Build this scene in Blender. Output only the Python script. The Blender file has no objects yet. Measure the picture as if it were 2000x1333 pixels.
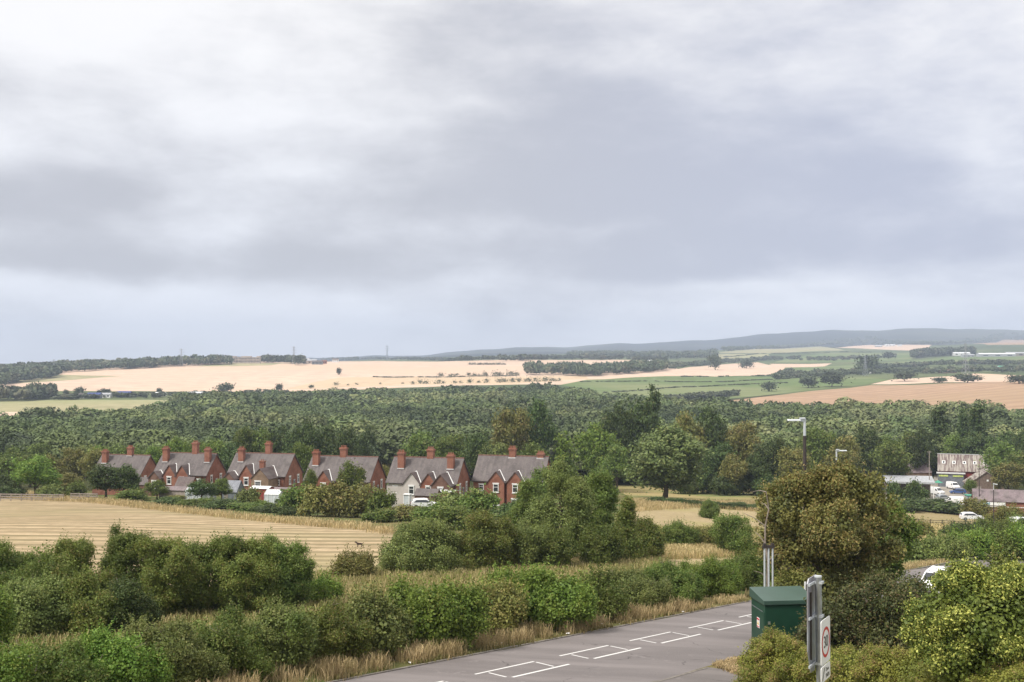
import bpy, math, random
import numpy as np
from mathutils import Vector, Matrix
from mathutils.geometry import delaunay_2d_cdt
R = math.radians
scene = bpy.context.scene
# ------------------------------------------------------------------ camera
F = 2300.0; PITCH = math.atan(33.5 / F)
cam = bpy.data.cameras.new('camera'); camo = bpy.data.objects.new('camera', cam)
scene.collection.objects.link(camo); scene.camera = camo
cam.lens = 36 * F / 2000; cam.sensor_width = 36; cam.clip_start = .1; cam.clip_end = 60000
camo.location = (0, 0, 0); camo.rotation_euler = (math.pi / 2 + PITCH, 0, 0)
scene.view_settings.view_transform = 'Standard'; scene.view_settings.look = 'None'
scene.view_settings.exposure = 0.68; scene.view_settings.gamma = 1
scene.render.engine = 'CYCLES'
scene.cycles.max_bounces = 6; scene.cycles.diffuse_bounces = 3; scene.cycles.glossy_bounces = 2
scene.cycles.transmission_bounces = 3; scene.cycles.volume_bounces = 0; scene.cycles.transparent_max_bounces = 8
scene.cycles.use_denoising = True
SUN_EL, SUN_AZ = 52, -125      # sun comes from the left and a little behind the camera
# ------------------------------------------------------------------ node helpers
class NT:
    def __init__(s, tree): s.t = tree; s.n = tree.nodes; s.l = tree.links; s.n.clear()
    def new(s, typ, **kw):
        n = s.n.new(typ)
        for k, v in kw.items(): setattr(n, k, v)
        return n
    def put(s, sock, v):
        if isinstance(v, bpy.types.NodeSocket): s.l.new(v, sock)
        elif v is not None:
            if hasattr(sock.default_value, '__len__') and isinstance(v, (tuple, list)) and len(v) == 3 and len(sock.default_value) == 4: v = (*v, 1)
            sock.default_value = v
    def m(s, op, a, b=None, c=None):
        n = s.new('ShaderNodeMath', operation=op)
        for i, v in enumerate((a, b, c)):
            if v is not None: s.put(n.inputs[i], v)
        return n.outputs[0]
    def mix(s, f, a, b, mode='MIX'):
        n = s.new('ShaderNodeMix', data_type='RGBA', blend_type=mode)
        s.put(n.inputs[0], f); s.put(n.inputs[6], a); s.put(n.inputs[7], b)
        return n.outputs[2]
    def ramp(s, f, lo, hi, a=0., b=1.):
        n = s.new('ShaderNodeMapRange', clamp=True, interpolation_type='SMOOTHSTEP')
        s.put(n.inputs[0], f); n.inputs[1].default_value = lo; n.inputs[2].default_value = hi
        n.inputs[3].default_value = a; n.inputs[4].default_value = b
        return n.outputs[0]
    def noise(s, vec, scale, detail=3, rough=.55, dist=0.):
        n = s.new('ShaderNodeTexNoise')
        if vec is not None: s.l.new(vec, n.inputs['Vector'])
        n.inputs['Scale'].default_value = scale; n.inputs['Detail'].default_value = detail
        n.inputs['Roughness'].default_value = rough; n.inputs['Distortion'].default_value = dist
        return n.outputs[0]
    def coord(s, which='Object', loc=(0, 0, 0), rot=(0, 0, 0), scale=(1, 1, 1)):
        c = s.new('ShaderNodeTexCoord'); mp = s.new('ShaderNodeMapping')
        s.l.new(c.outputs[which], mp.inputs[0])
        mp.inputs[1].default_value = loc; mp.inputs[2].default_value = rot; mp.inputs[3].default_value = scale
        return mp.outputs[0]
# ------------------------------------------------------------------ sky
world = bpy.data.worlds.new('World'); scene.world = world; world.use_nodes = True
t = NT(world.node_tree)
sky = t.new('ShaderNodeTexSky', sky_type='NISHITA', sun_disc=False)
sky.sun_elevation = R(SUN_EL); sky.sun_rotation = R(SUN_AZ); sky.altitude = 150; sky.dust_density = 2
skyc = t.mix(1, sky.outputs[0], (.10, .10, .10), 'MULTIPLY')
tc = t.new('ShaderNodeTexCoord'); sep = t.new('ShaderNodeSeparateXYZ'); t.l.new(tc.outputs['Generated'], sep.inputs[0])
X, Y, Z = sep.outputs
zc = t.m('MAXIMUM', Z, 0.0)
den = t.m('ADD', zc, .26)
cmb = t.new('ShaderNodeCombineXYZ')
t.l.new(t.m('DIVIDE', X, den), cmb.inputs[0]); t.l.new(t.m('DIVIDE', Y, den), cmb.inputs[1]); 
n1 = t.noise(cmb.outputs[0], .62, 6, .50, .35)
n2 = t.noise(cmb.outputs[0], 1.9, 5, .5, .2)
n3 = t.noise(tc.outputs['Generated'], 3.2, 4, .5, .4)
mpz = t.new('ShaderNodeMapping'); t.l.new(tc.outputs['Generated'], mpz.inputs[0]); mpz.inputs[3].default_value = (1, 1, 2.6)
n4 = t.noise(mpz.outputs[0], 4.6, 9, .52, .25)
n5 = t.noise(mpz.outputs[0], 12, 8, .62, .2)
def mass(px, py, sx, sy):
    x0 = (px - 1000) / F; z0 = (700 - py) / F
    a = t.m('DIVIDE', t.m('SUBTRACT', X, x0), sx / F); b = t.m('DIVIDE', t.m('SUBTRACT', Z, z0), sy / F)
    wob = t.m('MULTIPLY', t.m('SUBTRACT', n3, .5), 1.9)
    a = t.m('ADD', a, wob)
    wob2 = t.m('MULTIPLY', t.m('SUBTRACT', n2, .5), 2.2)
    b = t.m('ADD', b, wob2)
    d = t.m('ADD', t.m('MULTIPLY', a, a), t.m('MULTIPLY', b, b))
    return t.m('POWER', 2.718, t.m('MULTIPLY', d, -1))
dark = t.m('MULTIPLY', t.m('SUBTRACT', n1, .5), 1.0)
dark = t.m('ADD', dark, t.m('MULTIPLY', t.m('SUBTRACT', n2, .5), .35))
dark = t.m('ADD', dark, t.m('MULTIPLY', t.m('SUBTRACT', n4, .5), 1.05))
dark = t.m('ADD', dark, t.m('MULTIPLY', t.m('SUBTRACT', n5, .5), .6))
for px, py, sx, sy, w in [(60, 420, 380, 55, .56), (270, 525, 240, 36, .36), (820, 300, 520, 120, .13), (1500, 400, 620, 100, .32),
                          (1850, 360, 420, 80, .12), (900, 70, 330, 45, .24), (1250, 500, 600, 45, .16), (1300, 130, 300, 130, .10), 
                          (60, 560, 200, 26, -.34), (520, 600, 300, 34, -.20), (300, 540, 150, 22, .16), (1300, 560, 500, 16, -.14), (1750, 600, 400, 18, -.14), (250, 190, 420, 130, -.14), (1450, 40, 420, 60, .06), (600, 455, 330, 32, -.13)]:
    dark = t.m('ADD', dark, t.m('MULTIPLY', mass(px, py, sx, sy), w))
elev = t.ramp(Z, .02, .30)
dark = t.m('SUBTRACT', t.m('ADD', dark, .30), t.m('MULTIPLY', elev, .30))
dark = t.m('SUBTRACT', dark, t.ramp(Z, .0, .10, .26, 0))
dk = t.ramp(dark, -.22, .58)
blue = t.ramp(X, -.15, .35)
light = t.mix(elev, (.69, .71, .765), (.75, .742, .745))
gloom = t.mix(blue, (.395, .40, .435), (.37, .392, .48))
cl = t.mix(dk, light, gloom)
# overcast sky is brighter overhead, outside the frame
up = t.ramp(Z, .33, .9)
cl = t.mix(up, cl, (1.08, 1.03, .96))
col = t.mix(.96, skyc, cl)
bg = t.new('ShaderNodeBackground'); t.l.new(col, bg.inputs[0]); bg.inputs[1].default_value = .88
wo = t.new('ShaderNodeOutputWorld'); t.l.new(bg.outputs[0], wo.inputs[0])
# ------------------------------------------------------------------ sun
sl = bpy.data.lights.new('sun', 'SUN'); so = bpy.data.objects.new('sun', sl); scene.collection.objects.link(so)
sl.energy = 2.5; sl.angle = R(12); sl.color = (1, .95, .87)
az = R(SUN_AZ)
so.rotation_euler = Vector((math.sin(az) * math.cos(R(SUN_EL)), math.cos(az) * math.cos(R(SUN_EL)), math.sin(R(SUN_EL)))).to_track_quat('Z', 'Y').to_euler()

# ------------------------------------------------------------------ terrain height
UC = np.array([-.45, -.2, 0, .1, .2, .3, .45])
TT = np.array([0, 20, 38, 60, 100, 140, 200, 260, 330, 420, 600, 880, 1200, 1350, 1500, 1900, 2300, 2700, 3500, 5000, 7000, 9000, 13500.])
ZC = np.array([
 [-1.8,-6.2,-11.2,-14,-17.2,-20.4,-25.2,-30,-35,-39.5,-42,-44,-44,-44,-41,-32,-21,-15,-22,-26,-30,-38,-60],
 [-1.8,-6.2,-11.2,-14,-17.2,-20.4,-25.2,-30,-35,-39.5,-42,-43,-44,-44,-42,-27,-11,-8,-17,-20,-14,0,-20],
 [-1.8,-6.3,-11.3,-14,-17.2,-20.4,-25.2,-30,-35.5,-40,-42,-42,-41,-37,-33,-24,-12,-4.5,-5,10,30,62,60],
 [-1.8,-6.4,-11.3,-14,-17.5,-21,-26,-30.7,-36,-40,-42,-42,-41,-37,-33,-25,-17,-9,0,20,45,110,100],
 [-1.8,-6.5,-11.3,-14.2,-18,-22,-27.5,-31.5,-36,-40,-42,-42,-41,-38,-34,-27,-22,-17,0,34,60,180,160],
 [-1.8,-6.4,-11.0,-14,-18.2,-22.5,-28.5,-34,-38,-40,-42,-42,-38,-34,-31,-25,-20,-13,5,44,75,208,190],
 [-1.8,-6.3,-10.3,-14,-18.3,-23,-29.5,-36.5,-39,-40.5,-42,-40,-27,-24.5,-26,-20,-11,-2,26,66,105,240,225.]])
P1 = np.array([-1.46, 46.6, -12.46]); RD = np.array([.589, .808]); RC = np.array([.808, -.589]); GR = -.0837
def roadpt(s, c, dz=0.):
    return (P1[0] + RD[0] * s + RC[0] * c, P1[1] + RD[1] * s + RC[1] * c, P1[2] + GR * s + dz)
def sst(x): x = np.clip(x, 0, 1); return x * x * (3 - 2 * x)
def H(x, y):
    x = np.asarray(x, float); y = np.asarray(y, float)
    tt = np.clip(y, .5, 13400); u = np.clip(x / np.maximum(y, 20.), -.4499, .4499)
    j = np.clip(np.searchsorted(UC, u) - 1, 0, len(UC) - 2)
    f = (u - UC[j]) / (UC[j + 1] - UC[j]); f = f * f * (3 - 2 * f) * .6 + f * .4
    k = np.clip(np.searchsorted(TT, tt) - 1, 0, len(TT) - 2)
    g = (tt - TT[k]) / (TT[k + 1] - TT[k])
    z = (ZC[j, k] * (1 - g) + ZC[j, k + 1] * g) * (1 - f) + (ZC[j + 1, k] * (1 - g) + ZC[j + 1, k + 1] * g) * f
    far = sst((tt - 5000) / 3500)
    z = z + far * (16 * np.sin(u * 23 + 1) + 9 * np.sin(u * 51 + 2) + 5 * np.sin(u * 97) + 2.5 * np.sin(u * 211 + 1)) * .8
    mid = sst((tt - 1900) / 600) * (1 - far)
    z = z + mid * (1.6 * np.sin(x / 130) + .8 * np.sin(x / 47 + 2))
    z = z + sst((tt - 85) / 60) * .25 * (np.sin(x / 13.) + np.sin(y / 17.))
    dx = x - P1[0]; dy = y - P1[1]
    s = dx * RD[0] + dy * RD[1]; c = dx * RC[0] + dy * RC[1]
    zr = P1[2] + GR * s
    w = 1 - sst((np.maximum(np.abs(c - 2.) - 7.2, 0)) / 9.)
    w = w * (1 - sst((s - 60) / 45)) * sst((y - 8) / 16)
    return z * (1 - w) + zr * w
def Hs(x, y): return float(H(x, y))
def ray(px, py):
    a = (px - 1000) / F; b = (666.5 - py) / F
    dy = math.cos(PITCH) - b * math.sin(PITCH); dz = math.sin(PITCH) + b * math.cos(PITCH)
    return a / dy, dz / dy
TS = np.geomspace(4, 10300, 5000)
def at(px, py, dmin=4):
    u, v = ray(px, py)
    T = TS[TS > dmin]
    below = H(u * T, T) > v * T
    i = int(np.argmax(below)) if below.any() else len(T) - 1
    if i > 0:
        a, b = T[i - 1], T[i]
        for _ in range(18):
            m_ = (a + b) / 2
            if Hs(u * m_, m_) > v * m_: b = m_
            else: a = m_
        tt = b
    else: tt = T[0]
    return Vector((u * tt, tt, Hs(u * tt, tt)))
def on(px, D):
    u = ray(px, 700)[0]; return Vector((u * D, D, Hs(u * D, D)))
def zat(py, D): return ray(1000, py)[1] * D

# ------------------------------------------------------------------ materials
MATS = {}
def mat(name, fn):
    m = bpy.data.materials.new(name); m.use_nodes = True
    t = NT(m.node_tree); o = t.new('ShaderNodeOutputMaterial')
    sh = fn(t); t.l.new(sh, o.inputs[0]); MATS[name] = m; return m
def bsdf(t, col, rough=.85, spec=.2, metal=0., bump=None, bs=.3, bd=.05):
    p = t.new('ShaderNodeBsdfPrincipled'); t.put(p.inputs['Base Color'], col); t.put(p.inputs['Roughness'], rough)
    p.inputs['Specular IOR Level'].default_value = spec; p.inputs['Metallic'].default_value = metal
    if bump is not None:
        b = t.new('ShaderNodeBump'); b.inputs['Strength'].default_value = bs; b.inputs['Distance'].default_value = bd
        t.l.new(bump, b.inputs['Height']); t.l.new(b.outputs[0], p.inputs['Normal'])
    return p.outputs[0]
def plain(name, col, rough=.7, spec=.3, metal=0., var=.25, sc=2.):
    def fn(t):
        n = t.noise(t.coord(), sc, 4, .6)
        c = t.mix(t.ramp(n, .3, .7), tuple(x * (1 - var) for x in col), tuple(min(1, x * (1 + var * .6)) for x in col))
        return bsdf(t, c, rough, spec, metal)
    return mat(name, fn)
def ground(name, c1, c2, s=.15, c3=None, s3=.02, rows=None, bs=.4, fine=1.):
    def fn(t):
        co = t.coord()
        a = t.ramp(t.noise(co, s, 8, .62), .35, .65)
        c = t.mix(a, c1, c2)
        fn_ = t.noise(co, s * 9 * fine, 6, .7)
        c = t.mix(t.ramp(fn_, .35, .7), c, tuple(x * .72 for x in c1))
        if c3: c = t.mix(t.ramp(t.noise(co, s3, 4, .5), .45, .62), c, c3)
        if rows:
            ang, per, cr, amt = rows
            co2 = t.coord(rot=(0, 0, ang))
            w = t.new('ShaderNodeTexWave', bands_direction='Y'); t.l.new(co2, w.inputs[0])
            w.inputs['Scale'].default_value = 1 / (per * 3.183) * 1.0; w.inputs['Distortion'].default_value = 5.5
            w.inputs['Detail'].default_value = 4; w.inputs['Detail Scale'].default_value = .25 / per * 3; w.inputs['Detail Roughness'].default_value = .65
            st = t.noise(t.coord(rot=(0, 0, ang), scale=(.12, 1, 1)), 2.2 / per, 4, .6)
            f = t.m('MULTIPLY', t.m('ADD', t.m('MULTIPLY', t.ramp(w.outputs['Fac'], .35, .95), .6), t.m('MULTIPLY', t.ramp(st, .42, .6), .5)), amt)
            c = t.mix(f, c, cr)
        return bsdf(t, c, .95, .05, bump=fn_, bs=bs, bd=.1 / max(s * 6, .3))
    return mat(name, fn)
ground('rough_grass', (.125, .125, .050), (.23, .185, .085), .35, (.085, .11, .035), .08)
ground('stubble', (.43, .325, .205), (.50, .385, .25), .06, (.36, .30, .17), .02, rows=(.07, 4.6, (.20, .165, .09), 1.))
ground('mown', (.35, .275, .165), (.41, .325, .20), .12, (.30, .26, .12), .05, rows=(-.15, 3., (.30, .25, .12), .5))
ground('paddock', (.33, .265, .145), (.28, .24, .12), .05, (.22, .22, .08), .03, rows=(.08, 7, (.25, .20, .1), .5))
ground('pasture_dry', (.34, .27, .13), (.24, .22, .10), .05, (.17, .19, .07), .03)
ground('wheat', (.655, .495, .38), (.615, .46, .35), .004, (.57, .42, .305), .0018, rows=(.5, 50, (.50, .365, .28), .4), bs=.05)
ground('wheat_gold', (.58, .43, .29), (.55, .42, .29), .004, (.52, .40, .27), .003, rows=(.2, 40, (.55, .41, .26), .35), bs=.05)
ground('orange_wheat', (.45, .30, .20), (.41, .275, .18), .006, (.36, .25, .155), .004, rows=(-.55, 26, (.29, .195, .125), .8), bs=.05)
ground('green_crop', (.135, .185, .070), (.165, .205, .085), .006, (.20, .215, .105), .004, rows=(.1, 40, (.11, .155, .055), .5), bs=.05)
ground('pale_pasture', (.33, .305, .17), (.40, .35, .21), .006, (.28, .28, .14), .003, bs=.05)
ground('wood_floor', (.045, .055, .02), (.075, .07, .03), .1)
ground('far_mix', (.10, .13, .055), (.17, .185, .085), .002, (.065, .09, .038), .0013, bs=.05)
ground('far_wood', (.014, .024, .024), (.024, .036, .032), .0016, (.06, .068, .045), .0009, bs=.1)
ground('yard', (.34, .31, .27), (.40, .36, .31), .2, (.26, .24, .21), .1)
ground('path', (.30, .26, .21), (.36, .31, .25), .4)
def asphalt(name, c, patch):
    def fn(t):
        co = t.coord()
        g = t.noise(co, 38, 4, .75); big = t.noise(t.coord(rot=(0, 0, -.941), scale=(.18, 1, 1)), .55, 5, .6)
        cc = t.mix(t.ramp(g, .3, .75), tuple(x * .72 for x in c), tuple(x * 1.28 for x in c))
        cc = t.mix(t.ramp(big, .35, .68, 0, .9), cc, tuple(x * 1.36 for x in c))
        v = t.new('ShaderNodeTexVoronoi', feature='DISTANCE_TO_EDGE'); 
        wv = t.new('ShaderNodeVectorMath', operation='ADD'); nz = t.new('ShaderNodeTexNoise'); nz.inputs['Scale'].default_value = 1.3; t.l.new(co, nz.inputs[0])
        t.l.new(co, wv.inputs[0]); t.l.new(nz.outputs[1], wv.inputs[1]); t.l.new(wv.outputs[0], v.inputs['Vector']); v.inputs['Scale'].default_value = .22
        crack = t.m('MULTIPLY', t.ramp(v.outputs['Distance'], 0, .012, 1, 0), t.ramp(t.noise(co, .4, 3), .5, .6))
        cc = t.mix(crack, cc, tuple(x * .45 for x in c))
        pt = t.ramp(t.noise(co, .8, 6, .7), .60, .66)
        cc = t.mix(t.m('MULTIPLY', pt, patch), cc, tuple(x * 1.5 for x in c))
        return bsdf(t, cc, .82, .25, bump=g, bs=.35, bd=.01)
    return mat(name, fn)
asphalt('asphalt', (.157, .141, .139), .55); asphalt('asphalt_path', (.145, .13, .125), .5)
def fpaint(t):
    n = t.noise(t.coord(), 9, 5, .75); n2 = t.noise(t.coord(), 60, 3, .7)
    c = t.mix(t.ramp(n, .62, .74), (.66, .65, .64), (.28, .27, .27)); c = t.mix(t.ramp(n2, .55, .8, 0, .4), c, (.4, .39, .39))
    return bsdf(t, c, .6, .3)
mat('road_paint', fpaint)
plain('kerb', (.20, .18, .16), .85, .2, var=.3, sc=3)
def leafmat(name, c1, c2, c3, amt3=.25, trans=.22, s=.8, isl=1., rough=.55):
    """c1/c2 leaf colours varying by leaf and clump, c3 the colour of some sprays (dry or young leaves)"""
    def fn(t):
        g = t.new('ShaderNodeNewGeometry'); oi = t.new('ShaderNodeObjectInfo')
        at_ = t.new('ShaderNodeAttribute', attribute_name='tint')
        co = t.coord()
        n = t.noise(co, s, 4, .6)
        f = t.m('ADD', t.m('MULTIPLY', t.m('SUBTRACT', g.outputs['Random Per Island'], .5), .65 * isl), t.ramp(n, .3, .7, -.15, 1.15))
        f.node.use_clamp = True
        c = t.mix(f, c1, c2)
        c = t.mix(t.ramp(at_.outputs['Fac'], 1 - amt3 - .08, 1 - amt3 + .1), c, c3)
        hsv = t.new('ShaderNodeHueSaturation'); t.l.new(c, hsv.inputs['Color'])
        t.l.new(t.m('ADD', .488, t.m('MULTIPLY', oi.outputs['Random'], .022)), hsv.inputs['Hue'])
        vv = t.m('ADD', .80, t.m('MULTIPLY', oi.outputs['Random'], .35))
        vv = t.m('MULTIPLY', vv, t.m('ADD', 1 - .18 * isl, t.m('MULTIPLY', g.outputs['Random Per Island'], .36 * isl)))
        if isl < .5: vv = t.m('MULTIPLY', vv, t.m('ADD', .78, t.m('MULTIPLY', at_.outputs['Fac'], .5)))
        t.l.new(vv, hsv.inputs['Value'])
        p = bsdf(t, hsv.outputs[0], rough, .28)
        tr = t.new('ShaderNodeBsdfTranslucent'); t.l.new(hsv.outputs[0], tr.inputs[0])
        mx = t.new('ShaderNodeMixShader'); mx.inputs[0].default_value = trans
        t.l.new(p, mx.inputs[1]); t.l.new(tr.outputs[0], mx.inputs[2])
        return mx.outputs[0]
    return mat(name, fn)
leafmat('leaf_mid', (.088, .138, .026), (.160, .215, .044), (.20, .21, .058), .2, .3)
leafmat('leaf_dark', (.048, .084, .022), (.090, .130, .032), (.115, .130, .038), .2)
leafmat('leaf_bright', (.110, .195, .028), (.190, .280, .048), (.25, .30, .06), .2, .3)
leafmat('leaf_olive', (.145, .155, .036), (.215, .210, .055), (.25, .205, .07), .25)
leafmat('leaf_hawthorn', (.112, .148, .030), (.190, .222, .046), (.22, .185, .058), .2, .3)
leafmat('leaf_grey', (.120, .160, .042), (.195, .235, .062), (.24, .25, .08), .2)
leafmat('leaf_maple', (.112, .124, .035), (.205, .190, .053), (.29, .212, .077), .28)
leafmat('leaf_brown', (.056, .074, .024), (.108, .120, .038), (.160, .120, .052), .2)
leafmat('leaf_sage', (.100, .135, .042), (.160, .190, .058), (.19, .20, .07), .2)
leafmat('leaf_privet', (.175, .205, .036), (.285, .285, .055), (.34, .235, .100), .22, .3)
leafmat('leaf_variegated', (.095, .125, .022), (.165, .190, .034), (.48, .47, .12), .32, s=1.4)
leafmat('leaf_wood', (.084, .118, .038), (.128, .156, .050), (.148, .158, .062), .22, trans=.1, s=.03, isl=.3)
leafmat('leaf_wood_dark', (.052, .082, .028), (.084, .114, .036), (.105, .125, .050), .3, trans=.1, s=.03, isl=.3)
leafmat('leaf_wood_pale', (.105, .135, .048), (.138, .162, .058), (.150, .162, .066), .2, trans=.1, s=.03, isl=.3)
leafmat('leaf_far', (.045, .065, .026), (.078, .098, .040), (.11, .11, .055), .2, trans=.05, s=.02)
leafmat('straw', (.44, .34, .17), (.58, .46, .25), (.30, .26, .11), .25, trans=.2, rough=.8)
leafmat('grass_blade', (.19, .20, .060), (.31, .28, .10), (.44, .36, .18), .35, trans=.2, rough=.8)
plain('bark', (.11, .085, .06), .9, .1, sc=3); plain('dead_wood', (.24, .20, .165), .9, .1, sc=4)
def brickm(name, c1, c2, mortar, s=1.):
    def fn(t):
        g = t.new('ShaderNodeTexCoord'); 
        sp = t.new('ShaderNodeSeparateXYZ'); t.l.new(g.outputs['Object'], sp.inputs[0])
        cb = t.new('ShaderNodeCombineXYZ'); t.l.new(t.m('ADD', sp.outputs[0], sp.outputs[1]), cb.inputs[0]); t.l.new(sp.outputs[2], cb.inputs[1])
        b = t.new('ShaderNodeTexBrick'); t.l.new(cb.outputs[0], b.inputs[0]); b.inputs['Scale'].default_value = 1
        b.inputs['Brick Width'].default_value = .23; b.inputs['Row Height'].default_value = .078; b.inputs['Mortar Size'].default_value = .011
        t.put(b.inputs['Color1'], c1); t.put(b.inputs['Color2'], c2); t.put(b.inputs['Mortar'], mortar)
        n = t.noise(g.outputs['Object'], .7, 5, .6)
        c = t.mix(t.ramp(n, .35, .7, 0, .55), b.outputs[0], tuple(x * .45 for x in c1))
        st = t.ramp(t.noise(g.outputs['Object'], 2.3, 4, .7), .55, .75, 0, .4)
        c = t.mix(st, c, tuple(x * 1.3 for x in c2))
        return bsdf(t, c, .9, .15)
    return mat(name, fn)
brickm('brick', (.265, .086, .052), (.33, .122, .072), (.27, .20, .16)); brickm('brick_dark', (.155, .075, .055), (.20, .10, .072), (.20, .16, .13))
brickm('brick_brown', (.23, .15, .10), (.28, .185, .12), (.27, .22, .17)); brickm('brick_wall', (.30, .085, .06), (.34, .11, .075), (.26, .17, .13))
plain('render', (.50, .46, .43), .9, .15, var=.12, sc=.8)
def slate(name, c1, c2, row=.25):
    def fn(t):
        co = t.coord(); sp = t.new('ShaderNodeSeparateXYZ'); t.l.new(co, sp.inputs[0])
        cb = t.new('ShaderNodeCombineXYZ'); t.l.new(sp.outputs[0], cb.inputs[0]); t.l.new(sp.outputs[2], cb.inputs[1])
        b = t.new('ShaderNodeTexBrick'); t.l.new(cb.outputs[0], b.inputs[0]); b.inputs['Brick Width'].default_value = .3; b.inputs['Row Height'].default_value = row * .75
        b.inputs['Mortar Size'].default_value = .008; b.inputs['Scale'].default_value = 1
        t.put(b.inputs['Color1'], c1); t.put(b.inputs['Color2'], c2); t.put(b.inputs['Mortar'], tuple(x * .5 for x in c1))
        st = t.ramp(t.noise(t.coord(scale=(1.6, .25, .25)), 1., 5, .6), .42, .68, 0, .65)
        c = t.mix(st, b.outputs[0], (.17, .15, .14))
        c = t.mix(t.ramp(t.noise(co, .5, 5, .6), .45, .7, 0, .7), c, (.07, .06, .058))
        return bsdf(t, c, .75, .3)
    return mat(name, fn)
slate('slate', (.105, .090, .090), (.140, .120, .118)); slate('slate_brown', (.105, .078, .076), (.14, .105, .10)); slate('tile_purple', (.20, .155, .165), (.24, .19, .20))
plain('ridge_tile', (.21, .11, .085), .85, .2, sc=3)
def rust(t):
    n = t.noise(t.coord(scale=(2.2, .3, .3)), .9, 5, .6); 
    w = t.new('ShaderNodeTexWave', bands_direction='X'); t.l.new(t.coord(), w.inputs[0]); w.inputs['Scale'].default_value = .8
    c = t.mix(t.ramp(n, .40, .60), (.37, .34, .30), (.15, .11, .105)); c = t.mix(t.m('MULTIPLY', w.outputs['Fac'], .25), c, (.1, .08, .075))
    return bsdf(t, c, .8, .2)
mat('rusty_sheet', rust)
plain('white_paint', (.78, .78, .77), .5, .4, var=.06); plain('car_white', (.80, .80, .81), .25, .5, var=.02); plain('car_blue', (.05, .10, .26), .25, .5, var=.05)
plain('car_silver', (.45, .47, .49), .3, .5, .3, var=.05); plain('lead', (.50, .50, .50), .6, .3, var=.15); plain('concrete', (.42, .40, .37), .9, .2)
plain('steel', (.40, .42, .44), .42, .5, .75, var=.18, sc=5); plain('pale_steel', (.50, .53, .56), .5, .5, .35, var=.12, sc=3); plain('dark_post', (.055, .045, .042), .7, .3)
plain('cabinet_green', (.012, .052, .030), .42, .45, var=.16, sc=1.2); plain('cabinet_lid', (.045, .085, .066), .38, .5, var=.12, sc=1.)
plain('grey_door', (.17, .185, .205), .6, .3); plain('cladding_brown', (.17, .125, .10), .8, .2); plain('black_rubber', (.018, .018, .018), .7, .3)
plain('plate_white', (.80, .80, .80), .4, .4, var=.03); plain('plate_red', (.55, .03, .04), .4, .4, var=.05); plain('plate_black', (.02, .02, .02), .4, .4); plain('plate_yellow', (.72, .50, .08), .5, .3)
plain('sign_blue', (.25, .45, .60), .5, .3); plain('green_paint', (.05, .20, .13), .5, .3); plain('lime_sign', (.50, .58, .18), .5, .3); plain('red_sheet', (.24, .05, .045), .7, .2)
plain('tarp_green', (.07, .30, .20), .6, .3); plain('stone_pink', (.50, .42, .37), .9, .1, sc=.3); plain('wood_grey', (.30, .26, .23), .9, .1); plain('horse_brown', (.035, .018, .012), .6, .3)
plain('truck_blue', (.04, .06, .20), .5, .3); plain('roof_white', (.75, .76, .78), .5, .3); plain('shed_grey', (.38, .39, .41), .7, .2)
def glass(t): return bsdf(t, (.035, .04, .045), .12, .6)
mat('glass', glass)
def mirr(t): return bsdf(t, t.mix(t.ramp(t.noise(t.coord(scale=(1, 1, .4)), 1.3, 4), .35, .65), (.30, .28, .31), (.52, .58, .64)), .45, .5, .5)
mat('panel_back', mirr)
plain('lamp_grey', (.55, .58, .60), .4, .5, .2, var=.05)

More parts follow.
